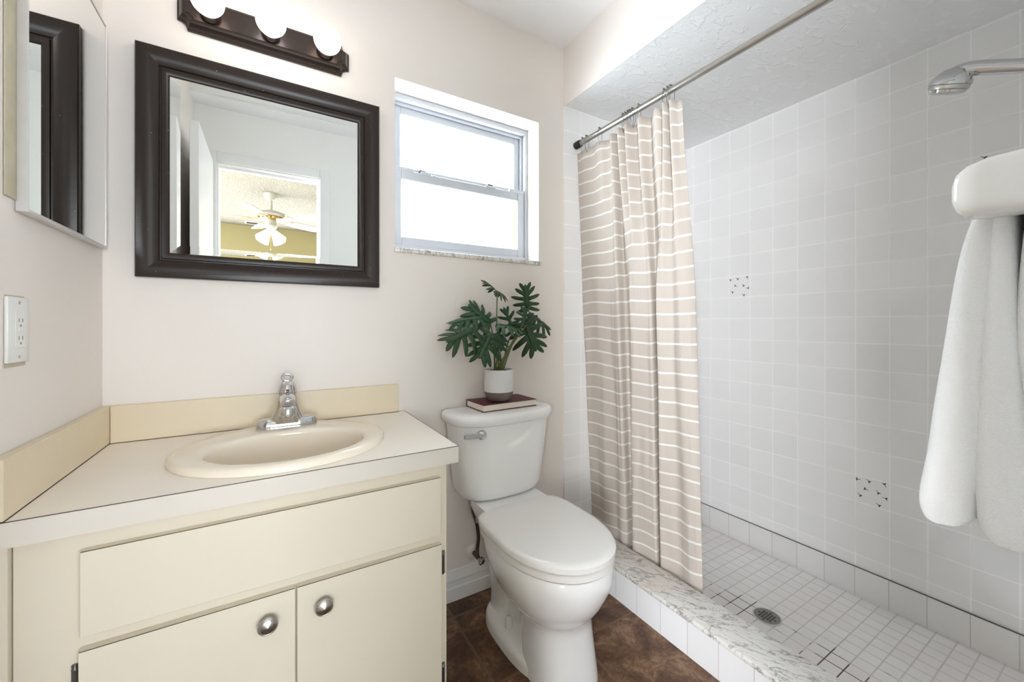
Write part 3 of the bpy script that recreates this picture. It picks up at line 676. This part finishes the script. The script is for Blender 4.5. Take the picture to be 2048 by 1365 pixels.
# ------------------------------------------------------------------ toilet
TX = 0.795
toi = thing('toilet', 'white two piece toilet with closed lid between vanity and shower', 'toilet', (TX, 1.15, 0))
def egg(z, yf, yb, yc, hw, nf=2.1, nb=3.0, seg=56, cx=TX):
    p = []
    for k in range(seg):
        t = 2*PI*k/seg; c, s = math.cos(t), math.sin(t)
        n = nb if s > 0 else nf; a = (yb-yc) if s > 0 else (yc-yf)
        p.append((cx+hw*math.copysign(abs(c)**(2/n), c), yc+a*math.copysign(abs(s)**(2/n), s), z))
    return p
bm = new()   # bowl and front pedestal
PC = TX+0.010
loft(bm, [egg(0.0, 0.915, 1.13, 1.03, 0.108, 2.5, 4, cx=PC), egg(0.03, 0.918, 1.13, 1.03, 0.107, 2.5, 4, cx=PC), egg(0.10, 0.930, 1.14, 1.04, 0.103, 2.5, 4, cx=PC), egg(0.165, 0.938, 1.16, 1.05, 0.102, 2.4, 3.5, cx=PC), egg(0.195, 0.936, 1.20, 1.06, 0.107, 2.3, 3, cx=PC),
          egg(0.212, 0.922, 1.22, 1.07, 0.119, 2.2, 3, cx=TX+0.006), egg(0.235, 0.902, 1.24, 1.08, 0.137, 2.15, 3), egg(0.27, 0.878, 1.27, 1.09, 0.156, 2.1, 3), egg(0.31, 0.858, 1.295, 1.09, 0.170, 2.1, 3),
          egg(0.350, 0.847, 1.305, 1.09, 0.178, 2.1, 3.2), egg(0.384, 0.8455, 1.31, 1.09, 0.1785, 2.1, 3.4), egg(0.391, 0.850, 1.304, 1.09, 0.174, 2.1, 3.4), egg(0.393, 0.87, 1.28, 1.09, 0.155, 2.1, 3.4)])
# trapway body behind: full at the back, with a recess in front of it for the floor bolt
loft(bm, [egg(0.0, 1.25, 1.395, 1.32, 0.076, 3, 3), egg(0.10, 1.25, 1.395, 1.32, 0.072, 3, 3), egg(0.16, 1.22, 1.40, 1.31, 0.080, 3, 3), egg(0.22, 1.15, 1.41, 1.29, 0.092, 3, 3), egg(0.29, 1.08, 1.415, 1.27, 0.102, 3, 3), egg(0.37, 1.05, 1.42, 1.26, 0.110, 3, 4)])
loft(bm, [egg(0.0, 1.02, 1.36, 1.2, 0.046, 6, 6), egg(0.24, 1.02, 1.36, 1.2, 0.052, 6, 6)])
# foot flange
loft(bm, [egg(0.0, 0.985, 1.40, 1.21, 0.116, 2.6, 3), egg(0.024, 0.985, 1.40, 1.21, 0.115, 2.6, 3), egg(0.038, 0.99, 1.396, 1.21, 0.109, 2.6, 3), egg(0.044, 1.00, 1.39, 1.21, 0.098, 2.6, 3), egg(0.048, 1.04, 1.37, 1.21, 0.060, 2.6, 3)])
# deck that carries the tank
loft(bm, [egg(0.30, 1.22, 1.415, 1.33, 0.085, 4, 5), egg(0.375, 1.22, 1.425, 1.33, 0.118, 5, 6), egg(0.425, 1.225, 1.430, 1.33, 0.138, 6, 7), egg(0.4475, 1.23, 1.430, 1.33, 0.136, 6, 7)])
obj('bowl', bm, M['porcelain'], toi, angle=50)
bm = new(); loft(bm, [egg(0.3932, 0.92, 1.25, 1.09, 0.12, 2.1, 4.5), egg(0.3975, 0.92, 1.25, 1.09, 0.12, 2.1, 4.5), egg(0.3978, 0.845, 1.301, 1.09, 0.180, 2.1, 4.5), egg(0.3995, 0.842, 1.303, 1.09, 0.183, 2.1, 4.5), egg(0.4150, 0.842, 1.303, 1.09, 0.183, 2.1, 4.5), egg(0.4190, 0.848, 1.298, 1.09, 0.177, 2.1, 4.5), egg(0.4194, 0.92, 1.25, 1.09, 0.12, 2.1, 4.5), egg(0.4240, 0.92, 1.25, 1.09, 0.12, 2.1, 4.5)])
obj('seat', bm, M['seat'], toi, angle=50)
bm = new(); loft(bm, [egg(0.4242, 0.92, 1.25, 1.09, 0.12, 2.1, 5), egg(0.4244, 0.842, 1.303, 1.09, 0.1820, 2.1, 5), egg(0.4255, 0.838, 1.306, 1.09, 0.1850, 2.1, 5), egg(0.440, 0.838, 1.306, 1.09, 0.1850, 2.1, 5), egg(0.4455, 0.845, 1.301, 1.09, 0.179, 2.1, 5), egg(0.448, 0.860, 1.29, 1.09, 0.165, 2.1, 4.5), egg(0.4495, 0.93, 1.24, 1.09, 0.10, 2.1, 3), egg(0.450, 1.05, 1.13, 1.09, 0.03, 2, 2)])
obj('lid', bm, M['seat'], toi, angle=50)
for s in (-1, 1):
    bm = new(); tube(bm, [(TX+s*0.075-0.022, 1.312, 0.4305), (TX+s*0.075+0.022, 1.312, 0.4305)], 0.0085, 14); obj('lid_hinge', bm, M['seat'], toi)
    bm = new(); xx = TX+s*0.072
    lathe(bm, [(0.0145, 0.046), (0.0140, 0.056), (0.0095, 0.080), (0.005, 0.085), (0.0, 0.0855)], Matrix.Translation((xx, 1.222, 0)), 18, cap1=False); obj('bolt_cap', bm, M['plastic'], toi)
def tankring(z, hw, yf, yb, seg=64):
    return egg(z, yf, yb, 1.43, hw, 2.9, 7, seg, cx=TX)
bm = new()
loft(bm, [tankring(0.448, 0.135, 1.35, 1.478), tankring(0.452, 0.155, 1.338, 1.488), tankring(0.463, 0.172, 1.328, 1.492), tankring(0.485, 0.181, 1.322, 1.494), tankring(0.60, 0.194, 1.312, 1.495), tankring(0.742, 0.210, 1.302, 1.496)])
obj('tank', bm, M['porcelain'], toi, angle=50)
bm = new()
loft(bm, [tankring(0.743, 0.217, 1.297, 1.499), tankring(0.748, 0.2245, 1.290, 1.502), tankring(0.770, 0.2275, 1.286, 1.503), tankring(0.780, 0.2245, 1.289, 1.502), tankring(0.786, 0.215, 1.298, 1.498), tankring(0.787, 0.17, 1.33, 1.49)])
obj('tank_lid', bm, M['porcelain'], toi, angle=50)
bm = new()
lathe(bm, [(0.018, -0.008), (0.018, 0.006), (0.016, 0.012), (0.010, 0.016), (0.0, 0.017)], axis_mat((0.664, 1.318, 0.715), (-0.25, -1, 0)), 24, cap1=False)
loft(bm, [[(0.655+dx, 1.303+dy, 0.715+dz*s) for dx, dy, dz in ((0, -0.006, -1), (0, 0.006, -1), (0, 0.006, 1), (0, -0.006, 1))] for s in (0.008,)]+[[(0.592, 1.308+dy, 0.7165+dz*0.0065) for dy, dz in ((-0.005, -1), (0.005, -1), (0.005, 1), (-0.005, 1))]])
obj('flush_lever', bm, M['chrome'], toi, angle=40, label='chrome flush lever')

# water supply line
ws = thing('water_supply_line', 'dark flexible supply hose and chrome valve on the wall beside the toilet', 'supply line', (0.735, YB, 0.15))
bm = new(); lathe(bm, [(0.034, 0.0008), (0.033, 0.006), (0.026, 0.013), (0.012, 0.016)], axis_mat((0.722, YB, 0.172), (0, -1, 0)), 28); obj('escutcheon', bm, M['plastic'], ws)
bm = new(); tube(bm, [(0.722, YB-0.012, 0.172), (0.722, YB-0.055, 0.172)], 0.009, 14); tube(bm, [(0.722, YB-0.048, 0.172), (0.722, YB-0.048, 0.207)], 0.008, 12)
va = obj('valve_body', bm, M['dark_metal'], ws)
bm = new(); lathe(bm, [(0.006, 0), (0.007, 0.010), (0.016, 0.012), (0.017, 0.022), (0.010, 0.027), (0, 0.027)], axis_mat((0.724, YB-0.055, 0.168), (0.35, -1, -0.25)), 8, cap1=False); obj('valve_handle', bm, M['chrome'], va)
bm = new(); tube(bm, smooth_path([(0.722, YB-0.048, 0.205), (0.726, YB-0.050, 0.25), (0.716, YB-0.055, 0.31), (0.698, YB-0.062, 0.365), (0.690, YB-0.066, 0.41), (0.690, YB-0.066, 0.446)], 8), 0.0070, 12)
obj('hose', bm, M['hose'], ws)
bm = new(); tube(bm, [(0.7045, YB-0.0595, 0.345), (0.713, YB-0.0563, 0.319)], 0.0092, 12); obj('coupling', bm, M['chrome'], ws)
bm = new(); rbox(bm, 0.713, 0.728, YB-0.068, YB-0.052, 0.328, 0.350, 0.003, 1); tube(bm, [(0.726, YB-0.062, 0.335), (0.748, YB-0.070, 0.346)], [0.007, 0.010], 10); obj('inline_valve', bm, M['dark_metal'], ws)

# book and potted plant on the tank lid
bk = thing('book', 'maroon hardcover book lying on the toilet tank lid under the plant', 'book', (0.815, 1.42, 0.7873))
ang = math.radians(2.2); RB = Matrix.Translation((0.687, 1.347, 0)) @ Matrix.Rotation(ang, 4, 'Z')
def bpart(name, boxes, m, r=0.0008):
    bm = new()
    for bx in boxes: rbox(bm, *bx, r, 1)
    bmesh.ops.transform(bm, matrix=RB, verts=bm.verts[:]); return obj(name, bm, m, bk)
bpart('cover', [(0, 0.250, 0, 0.142, 0.7874, 0.7900), (0, 0.250, 0, 0.142, 0.8125, 0.8150), (0, 0.250, 0.1405, 0.1435, 0.7874, 0.8150)], M['book_cover'])
bpart('pages', [(0.003, 0.247, 0.003, 0.1404, 0.7901, 0.8124)], M['pages'], 0.0003)

PX, PY, PZ = 0.787, 1.408, 0.8152
plant = thing('potted_plant', 'green split leaf plant in a white and taupe pot standing on the book', 'potted plant', (PX, PY, PZ))
bm = new(); lathe(bm, [(0.046, 0.038), (0.0575, 0.0385), (0.0580, 0.075), (0.0565, 0.124), (0.0555, 0.126), (0.0535, 0.124), (0.0530, 0.11), (0.046, 0.10)], Matrix.Translation((PX, PY, PZ)), 48)
pt = obj('pot', bm, M['pot_top'], plant)
bm = new(); lathe(bm, [(0.036, 0.0), (0.042, 0.002), (0.0515, 0.014), (0.0565, 0.028), (0.0577, 0.0384)], Matrix.Translation((PX, PY, PZ)), 48); obj('pot_base', bm, M['pot_base'], pt, label='unglazed taupe lower band')
bm = new(); lathe(bm, [(0.0524, 0.106), (0.052, 0.117), (0.03, 0.120), (0.0, 0.121)], Matrix.Translation((PX, PY, PZ)), 32, cap1=False)
for v in bm.verts: v.co.z += 0.003*noise.noise(v.co*90) if v.co.z > PZ+0.11 else 0
obj('soil', bm, M['soil'], plant)

def leaf_mesh(L, W, nl=6, droop=0.25, seed=0, fold=0.15):
    """one deeply lobed leaf: lobes grow from a midrib along +y, x is across, z is up"""
    rnd = random.Random(seed); b = bmesh.new()
    lift = [0.0]
    def P(x, y):
        z = lift[0]-droop*L*(y/L)**2 - fold*abs(x) - 0.9*x*x/max(W, 1e-6)*0.6
        return Vector((x, y, z))
    def strip(cl, wid):
        V = []
        for i, (c, w) in enumerate(zip(cl, wid)):
            a = Vector(cl[max(i-1, 0)]); q = Vector(cl[min(i+1, len(cl)-1)]); d = (q-a).normalized(); nn = Vector((-d.y, d.x))
            V.append([b.verts.new(P(c[0]+nn.x*s*w, c[1]+nn.y*s*w)) for s in (-1, -0.35, 0.35, 1)])
        for i in range(len(V)-1):
            for j in range(3): b.faces.new((V[i][j], V[i][j+1], V[i+1][j+1], V[i+1][j]))
    core = [(0, L*t) for t in (0, 0.12, 0.3, 0.5, 0.7, 0.85, 0.95, 1.0)]
    strip(core, [W*w for w in (0.07, 0.12, 0.125, 0.11, 0.10, 0.10, 0.07, 0.01)])
    for s in (-1, 1):
        for k in range(nl):
            t = k/(nl-1)
            y0 = L*(0.06+0.66*t); ang = math.radians(122-84*t+rnd.uniform(-6, 6)); ln = W*(0.62+0.42*math.sin(PI*(0.18+0.68*t)))*rnd.uniform(0.92, 1.06)*(1-0.30*t)
            dx, dy = math.sin(ang)*s, math.cos(ang)
            lift[0] = -0.0006-0.0003*k
            cl = []
            for q in (0, 0.25, 0.5, 0.75, 0.92, 1.0):
                bend = 0.22*q*q*ln
                cl.append((dx*ln*q, y0+dy*ln*q+bend))
            strip(cl, [W*0.115*w for w in (1.55, 1.08, 1.0, 0.90, 0.52, 0.04)])
    return b
def leaf(base, tip, W, mat, nl=6, droop=0.2, seed=0, up=(0, -0.6, 0.8), fold=0.15, scale=1.0):
    B, T = Vector(base), Vector(tip); y = (T-B); L = y.length; y.normalize()
    u = Vector(up); z = (u-y*u.dot(y)).normalized(); x = y.cross(z)
    b = leaf_mesh(L, W, nl, droop, seed, fold)
    m = Matrix(((x.x, y.x, z.x, B.x), (x.y, y.y, z.y, B.y), (x.z, y.z, z.z, B.z), (0, 0, 0, 1)))
    bm = new(); add(bm, b, m)
    for v in bm.verts: v.co.y = min(v.co.y, YB-0.006)
    o = obj('leaf', bm, M[mat], plant, angle=70)
    sm = o.modifiers.new('thickness', 'SOLIDIFY'); sm.thickness = 0.0007
    return o
def stem(b, mid, r0=0.0045, r1=0.0025, off=(0, 0)):
    bm = new(); path = smooth_path([(PX+off[0], PY+off[1], PZ+0.112), mid, b], 8); n = len(path)
    tube(bm, path, [r0+(r1-r0)*k/(n-1) for k in range(n)], 8); return obj('stem', bm, M['stem'], plant)
LV = [  # base, tip, width, material, lobes, droop, up, stem middle
    ((0.655, 1.37, 1.105), (0.543, 1.36, 1.064), 0.088, 'leaf', 5, 0.10, (-0.35, -0.75, 0.55), (0.735, 1.385, 1.04)),
    ((0.705, 1.41, 1.150), (0.580, 1.42, 1.150), 0.074, 'leaf_light', 5, 0.25, (-0.3, -0.45, 0.85), (0.755, 1.40, 1.06)),
    ((0.715, 1.345, 1.082), (0.662, 1.335, 0.995), 0.086, 'leaf', 5, 0.08, (-0.5, -0.85, 0.2), (0.752, 1.375, 1.02)),
    ((0.765, 1.44, 1.130), (0.685, 1.475, 1.205), 0.080, 'leaf_light', 5, 0.05, (-0.2, -0.8, 0.5), (0.778, 1.42, 1.03)),
    ((0.768, 1.37, 1.125), (0.842, 1.33, 1.118), 0.066, 'leaf_light', 5, 0.20, (0, -0.15, 1), (0.775, 1.39, 1.03)),
    ((0.792, 1.43, 1.258), (0.752, 1.455, 1.310), 0.050, 'leaf', 4, 0.15, (0.6, -0.3, 0.8), (0.789, 1.425, 1.10)),
    ((0.795, 1.43, 1.258), (0.835, 1.42, 1.243), 0.042, 'leaf', 4, 0.25, (0.2, -0.35, 0.9), None),
    ((0.935, 1.42, 1.190), (0.928, 1.43, 1.292), 0.070, 'leaf', 5, -0.05, (-0.45, -0.85, 0.1), (0.865, 1.415, 1.06)),
    ((0.935, 1.40, 1.165), (1.045, 1.385, 1.105), 0.070, 'leaf', 5, 0.12, (-0.1, -0.7, 0.65), (0.850, 1.40, 1.05)),
    ((0.890, 1.36, 1.120), (0.928, 1.345, 1.010), 0.092, 'leaf', 5, 0.05, (-0.4, -0.85, 0.25), (0.845, 1.385, 1.05)),
    ((0.872, 1.43, 1.095), (0.842, 1.465, 1.195), 0.056, 'leaf_light', 4, 0.0, (-0.4, -0.85, 0.1), (0.835, 1.42, 1.04)),
    ((0.745, 1.34, 1.085), (0.770, 1.325, 1.040), 0.052, 'leaf', 4, 0.15, (-0.2, -0.8, 0.5), (0.765, 1.37, 1.02)),
    ((0.880, 1.37, 1.125), (0.898, 1.38, 1.190), 0.052, 'leaf', 4, 0.05, (-0.5, -0.8, 0.2), (0.83, 1.385, 1.04))]
for i, (b0, tp, w, mt, nl, dr_, up_, md) in enumerate(LV):
    leaf(b0, tp, w, mt, nl, dr_, i+3, up_)
    if md: stem(b0, md, 0.0062 if i in (8,) else 0.0040, 0.0022, (0.018*math.cos(i*2.4), 0.014*math.sin(i*2.4)))

# ------------------------------------------------------------------ shower: curb, rod, curtain, hooks, shower head, drain
curb = thing('shower_curb', 'white tiled shower curb capped with grey veined marble', 'curb', (1.27, 0.76, 0))
bm = new(); rbox(bm, XS, 1.340, 0.0, YB-0.008, ZP, 0.1215, 0.001, 1); obj('tiled_face', bm, M['tile_curb'], curb)
bm = new(); rbox(bm, 1.197, 1.347, 0.0, YB-0.008, 0.1216, 0.1400, 0.004, 2); obj('marble_cap', bm, M['marble'], curb, label='grey veined white marble cap')

RX, RZ = 1.277, 1.995
rod = thing('shower_rod', 'brushed steel shower curtain rod with dark rubber end cap', 'curtain rod', (RX, 0.76, RZ))
bm = new(); tube(bm, [(RX, 0.03, RZ), (RX, YB-0.020, RZ)], 0.0120, 24); obj('tube', bm, M['rod'], rod)
for y0, y1 in ((YB-0.0075, YB-0.045), (0.001, 0.038)):
    bm = new(); tube(bm, [(RX, y0, RZ), (RX, y0+(y1-y0)*0.85, RZ), (RX, y1, RZ)], [0.0170, 0.0170, 0.0150], 24); obj('end_cap', bm, M['black'], rod)

def interp(ctrl, n):
    return smooth_path([(x, y, 0) for x, y in ctrl], n)
# plan of the cloth (offset across, along the rod), from the wall end to the free end: at the top, half way down and at the hem
TOP = [(0.002, 1.502), (-0.004, 1.46), (0.004, 1.405), (-0.004, 1.345), (0.020, 1.300), (-0.018, 1.262), (0.022, 1.250), (-0.024, 1.215), (0.026, 1.196), (-0.030, 1.170), (0.024, 1.150), (-0.024, 1.105), (0.024, 1.085), (-0.016, 1.030), (0.030, 1.010), (-0.032, 0.985), (0.020, 0.978), (-0.020, 0.962), (0.012, 0.950), (0.022, 0.938)]
MID = [(0.000, 1.502), (0.004, 1.45), (-0.002, 1.39), (0.006, 1.33), (-0.004, 1.290), (-0.010, 1.262), (0.034, 1.262), (0.026, 1.225), (-0.012, 1.195), (-0.006, 1.165), (0.004, 1.120), (0.006, 1.098), (0.050, 1.105), (0.046, 1.080), (-0.010, 1.060), (-0.008, 1.035), (0.008, 1.000), (-0.006, 0.960), (0.006, 0.925), (0.026, 0.912)]
HEM = [(0.000, 1.490), (0.008, 1.44), (-0.004, 1.39), (0.010, 1.33), (0.000, 1.295), (0.010, 1.272), (0.048, 1.275), (0.040, 1.24), (-0.008, 1.225), (0.000, 1.185), (0.006, 1.135), (0.014, 1.112), (0.060, 1.125), (0.056, 1.095), (0.000, 1.085), (0.008, 1.040), (0.016, 1.000), (0.004, 0.960), (0.008, 0.930), (0.020, 0.912)]
top, mid, hem = interp(TOP, 7), interp(MID, 7), interp(HEM, 7)
ZT, ZH = 1.953, 0.085
bm = new(); uvl = bm.loops.layers.uv.new('UVMap'); NZ = 64; grid = []; vz = {}
for i in range(NZ+1):
    q = i/NZ; row = []
    a = min(1, q/0.42); a = a*a*(3-2*a)
    c = max(0, (q-0.42)/0.58); c = c*c*(3-2*c)
    for j in range(len(top)):
        p = top[j].lerp(mid[j], a) if q < 0.42 else mid[j].lerp(hem[j], c)
        lean = 0.090*(q**0.9)
        cr = 0.0035*noise.noise(Vector((j*0.35, q*7, 1.7)))*(1-abs(2*q-1)*0.3)
        sag = 0.005*math.sin(j*0.31)**2*max(0, 1-q*7)
        z = ZT+(ZH-ZT)*q-abs(sag)
        v = bm.verts.new((RX+p.x+lean+cr, min(p.y, YB-0.012), z)); vz[v] = q*(ZT-ZH)+0.012*noise.noise(Vector((j*0.05, q*2, 4.0)))*(1 if q > 0.02 else 0); row.append(v)
    grid.append(row)
for i in range(NZ):
    for j in range(len(top)-1): bm.faces.new((grid[i][j], grid[i][j+1], grid[i+1][j+1], grid[i+1][j]))
for f in bm.faces:
    for l in f.loops: l[uvl].uv = (0, vz[l.vert])
cur = tag(obj('shower_curtain', bm, M['curtain'], angle=180), 'beige shower curtain with thin white stripes gathered at the wall end of the rod', 'shower curtain')
so = cur.modifiers.new('thickness', 'SOLIDIFY'); so.thickness = 0.0010
HY = [1.460, 1.432, 1.345, 1.205, 1.192, 1.178, 1.166, 1.152, 1.120, 0.998, 0.982, 0.968]
ordn = ['nearest the wall', 'second from the wall', 'third from the wall', 'fourth from the wall', 'fifth from the wall', 'sixth from the wall', 'seventh from the wall', 'eighth from the wall', 'ninth from the wall', 'tenth from the wall', 'second from the free end', 'nearest the free end']
def make_hook(name):
    t = thing(name, '', 'curtain hook', (RX, 0, RZ))
    b = new(); w = 0.018
    pts = [(0.006, 0.006, -0.058), (0.0105, 0.004, -0.050), (0.0155, 0.002, -0.030), (0.0150, 0.0, -0.006), (0.010, 0, 0.0105), (0.0, 0, 0.0150), (-0.010, 0, 0.0105), (-0.0150, 0, -0.006), (-0.0155, -0.002, -0.030), (-0.0105, -0.004, -0.050), (-0.004, -0.004, -0.059), (0.006, 0.006, -0.058)]
    tube(b, [Vector(p)+Vector((RX, 0, RZ)) for p in smooth_path(pts, 5)], 0.0011, 6); obj('wire_loop', b, M['wire'], t)
    for k in range(3):
        b = new(); sphere(b, (RX-0.0065+0.0065*k, 0, RZ+0.0172), 0.0036, 10); obj('roller_ball', b, M['dark_metal'], t)
    return t
hook0 = make_hook('curtain_hook')
for i, y in enumerate(HY):
    if i == 0: h = hook0
    else:
        h = hook0.copy(); COL.objects.link(h)
        for ch in list(hook0.children):
            c = ch.copy(); COL.objects.link(c); c.parent = h
    h.location = (RX, y, RZ); h.rotation_euler = (0, 0, math.radians(random.uniform(-14, 14)))
    h['label'] = 'dark wire curtain hook on the rod, '+ordn[i]; h['group'] = 'shower curtain hooks'

sh = thing('hand_shower', 'chrome hand held shower head on its arm at the right', 'shower head', (1.70, 0.30, 1.82))
HC = Vector((1.70, 0.338, 1.826)); HDIR = Vector((0.22, 0.36, -0.9)).normalized()
bm = new(); lathe(bm, [(0.010, -0.038), (0.024, -0.034), (0.037, -0.020), (0.0465, -0.004), (0.0475, 0.004)], axis_mat(HC, HDIR), 36)
path = smooth_path([(1.70, 0.345, 1.846), (1.70, 0.305, 1.849), (1.70, 0.255, 1.828), (1.70, 0.19, 1.796), (1.70, 0.10, 1.752), (1.70, 0.05, 1.728)], 6)
tube(bm, path, [0.021-0.0002*k for k in range(len(path))], 18, sx=0.85)
obj('head_shell', bm, M['chrome'], sh, angle=60)
bm = new(); lathe(bm, [(0.0440, 0.004), (0.0450, 0.006), (0.0440, 0.015), (0.0405, 0.0175)], axis_mat(HC, HDIR), 36); ring = obj('adjusting_ring', bm, M['nickel'], sh)
bm = new(); lathe(bm, [(0.0415, 0.0176), (0.0400, 0.024), (0.030, 0.0285), (0.0, 0.030)], axis_mat(HC, HDIR), 36, cap1=False); obj('spray_face', bm, M['chrome'], sh)
bm = new(); lathe(bm, [(0.030, 0.0005), (0.029, 0.006), (0.012, 0.012), (0.010, 0.06)], axis_mat((1.70, 0.0, 1.715), (0, 1, 0.2)), 24); obj('wall_bracket', bm, M['chrome'], sh)

dr = thing('floor_drain', 'round metal floor drain in the shower floor beside the curb', 'drain', (1.672, 0.825, ZP))
DXc, DYc = 1.672, 0.828
bm = new(); lathe(bm, [(0.0505, 0.0003), (0.0505, 0.0022), (0.047, 0.0030), (0.0455, 0.0022), (0.0455, 0.0003)], Matrix.Translation((DXc, DYc, ZP)), 40, cap0=False, cap1=False); obj('rim', bm, M['worn_chrome'], dr)
bm = new(); lathe(bm, [(0.0452, 0.0003), (0.0452, 0.0018), (0.0, 0.0019)], Matrix.Translation((DXc, DYc, ZP)), 40, cap1=False)
for i in range(-3, 4):
    for j in range(-3, 4):
        if i*i+j*j <= 9.5:
            x, y = DXc+i*0.0098, DYc+j*0.0098; rbox(bm, x-0.0034, x+0.0034, y-0.0034, y+0.0034, ZP+0.0012, ZP+0.0022, mi=1)
obj('grate', bm, [M['grate'], M['black']], dr)

# ------------------------------------------------------------------ towel bar and towel on the front wall
tb = thing('towel_bar', 'white ceramic towel bar post on the wall beside the shower', 'towel bar', (0.57, 0, 1.24))
def post(x):
    bm = new(); rings = []
    for y, hx, z0, z1 in ((0.0006, 0.030, 1.206, 1.292), (0.010, 0.029, 1.208, 1.289), (0.030, 0.025, 1.216, 1.280), (0.060, 0.0225, 1.219, 1.2745), (0.088, 0.022, 1.220, 1.2735), (0.100, 0.021, 1.2215, 1.270), (0.107, 0.018, 1.226, 1.264), (0.1105, 0.012, 1.234, 1.256), (0.1112, 0.004, 1.241, 1.249)):
        c = (z0+z1)/2; h = (z1-z0)/2; n = 4
        rings.append([(x+hx*math.copysign(abs(math.cos(t))**(2/n), math.cos(t)), y, c+h*math.copysign(abs(math.sin(t))**(2/n), math.sin(t))) for t in [2*PI*k/32 for k in range(32)]])
    loft(bm, rings); return obj('post', bm, M['post'], tb, angle=150)
post(0.572); post(1.060)
bm = new(); tube(bm, [(0.59, 0.075, 1.2505), (1.042, 0.075, 1.2505)], 0.0065, 16); obj('bar', bm, M['post'], tb)

tw = new(); random.seed(2)
def layer(cl, x0=0.600, x1=0.985):
    """one padded fall of cloth: cl = (y, z, half thickness) along its drop"""
    P = smooth_path([(y, z, h) for y, z, h in cl], 8); n = len(P); loop = []
    for i, p in enumerate(P):
        a, b = P[max(0, i-1)], P[min(n-1, i+1)]; d = Vector((b.x-a.x, b.y-a.y)).normalized(); loop.append((p, Vector((-d.y, d.x))))
    poly = [(p.x+q.x*p.z, p.y+q.y*p.z) for p, q in loop]+[(p.x-q.x*p.z, p.y-q.y*p.z) for p, q in loop[::-1]]
    mids = [(p.x, p.y) for p, q in loop]+[(p.x, p.y) for p, q in loop[::-1]]
    rings = []
    xs = [(x0, 0.42), (x0+0.002, 0.66), (x0+0.006, 0.88), (x0+0.013, 1.0)]
    xs = xs+[(x0+0.013+(x1-x0-0.026)*k/14, 1.0) for k in range(1, 14)]+[(x1-s[0]+x0, s[1]) for s in xs[::-1]]
    for x, s in xs:
        r = []
        for (py, pz), (my, mz) in zip(poly, mids):
            nn = noise.noise(Vector((x*14, py*30, pz*9)))*0.0035
            r.append((x, my+(py-my)*s*(1+nn*40), mz+(pz-mz)*s-(0.004*(1-s))))
        rings.append(r)
    loft(tw, rings)
K = 1.09
def zz(z): return 1.12+(z-1.12)*K
layer([(0.086*K, zz(1.228), 0.008), (0.093*K, zz(1.19), 0.013), (0.101*K, zz(1.10), 0.0165), (0.109*K, zz(1.0), 0.0195), (0.114*K, zz(0.955), 0.021), (0.114*K, zz(0.938), 0.0205), (0.113*K, zz(0.931), 0.016)])
layer([(0.079*K, zz(1.228), 0.007), (0.080*K, zz(1.19), 0.009), (0.081*K, zz(1.10), 0.0135), (0.079*K, zz(1.0), 0.0195), (0.076*K, zz(0.955), 0.0215), (0.075*K, zz(0.934), 0.021), (0.075*K, zz(0.926), 0.016)])
layer([(0.058*K, zz(1.228), 0.007), (0.058*K, zz(1.185), 0.012), (0.052*K, zz(1.10), 0.0225), (0.042*K, zz(0.98), 0.022), (0.038*K, zz(0.93), 0.021), (0.037*K, zz(0.912), 0.014)])
layer([(0.094, 1.236, 0.010), (0.092, 1.252, 0.010), (0.082, 1.2625, 0.0075), (0.070, 1.2625, 0.0075), (0.059, 1.252, 0.010), (0.056, 1.236, 0.010)])
tag(obj('towel', tw, M['terry'], angle=180), 'folded white terry hand towel hanging from the towel bar', 'towel')
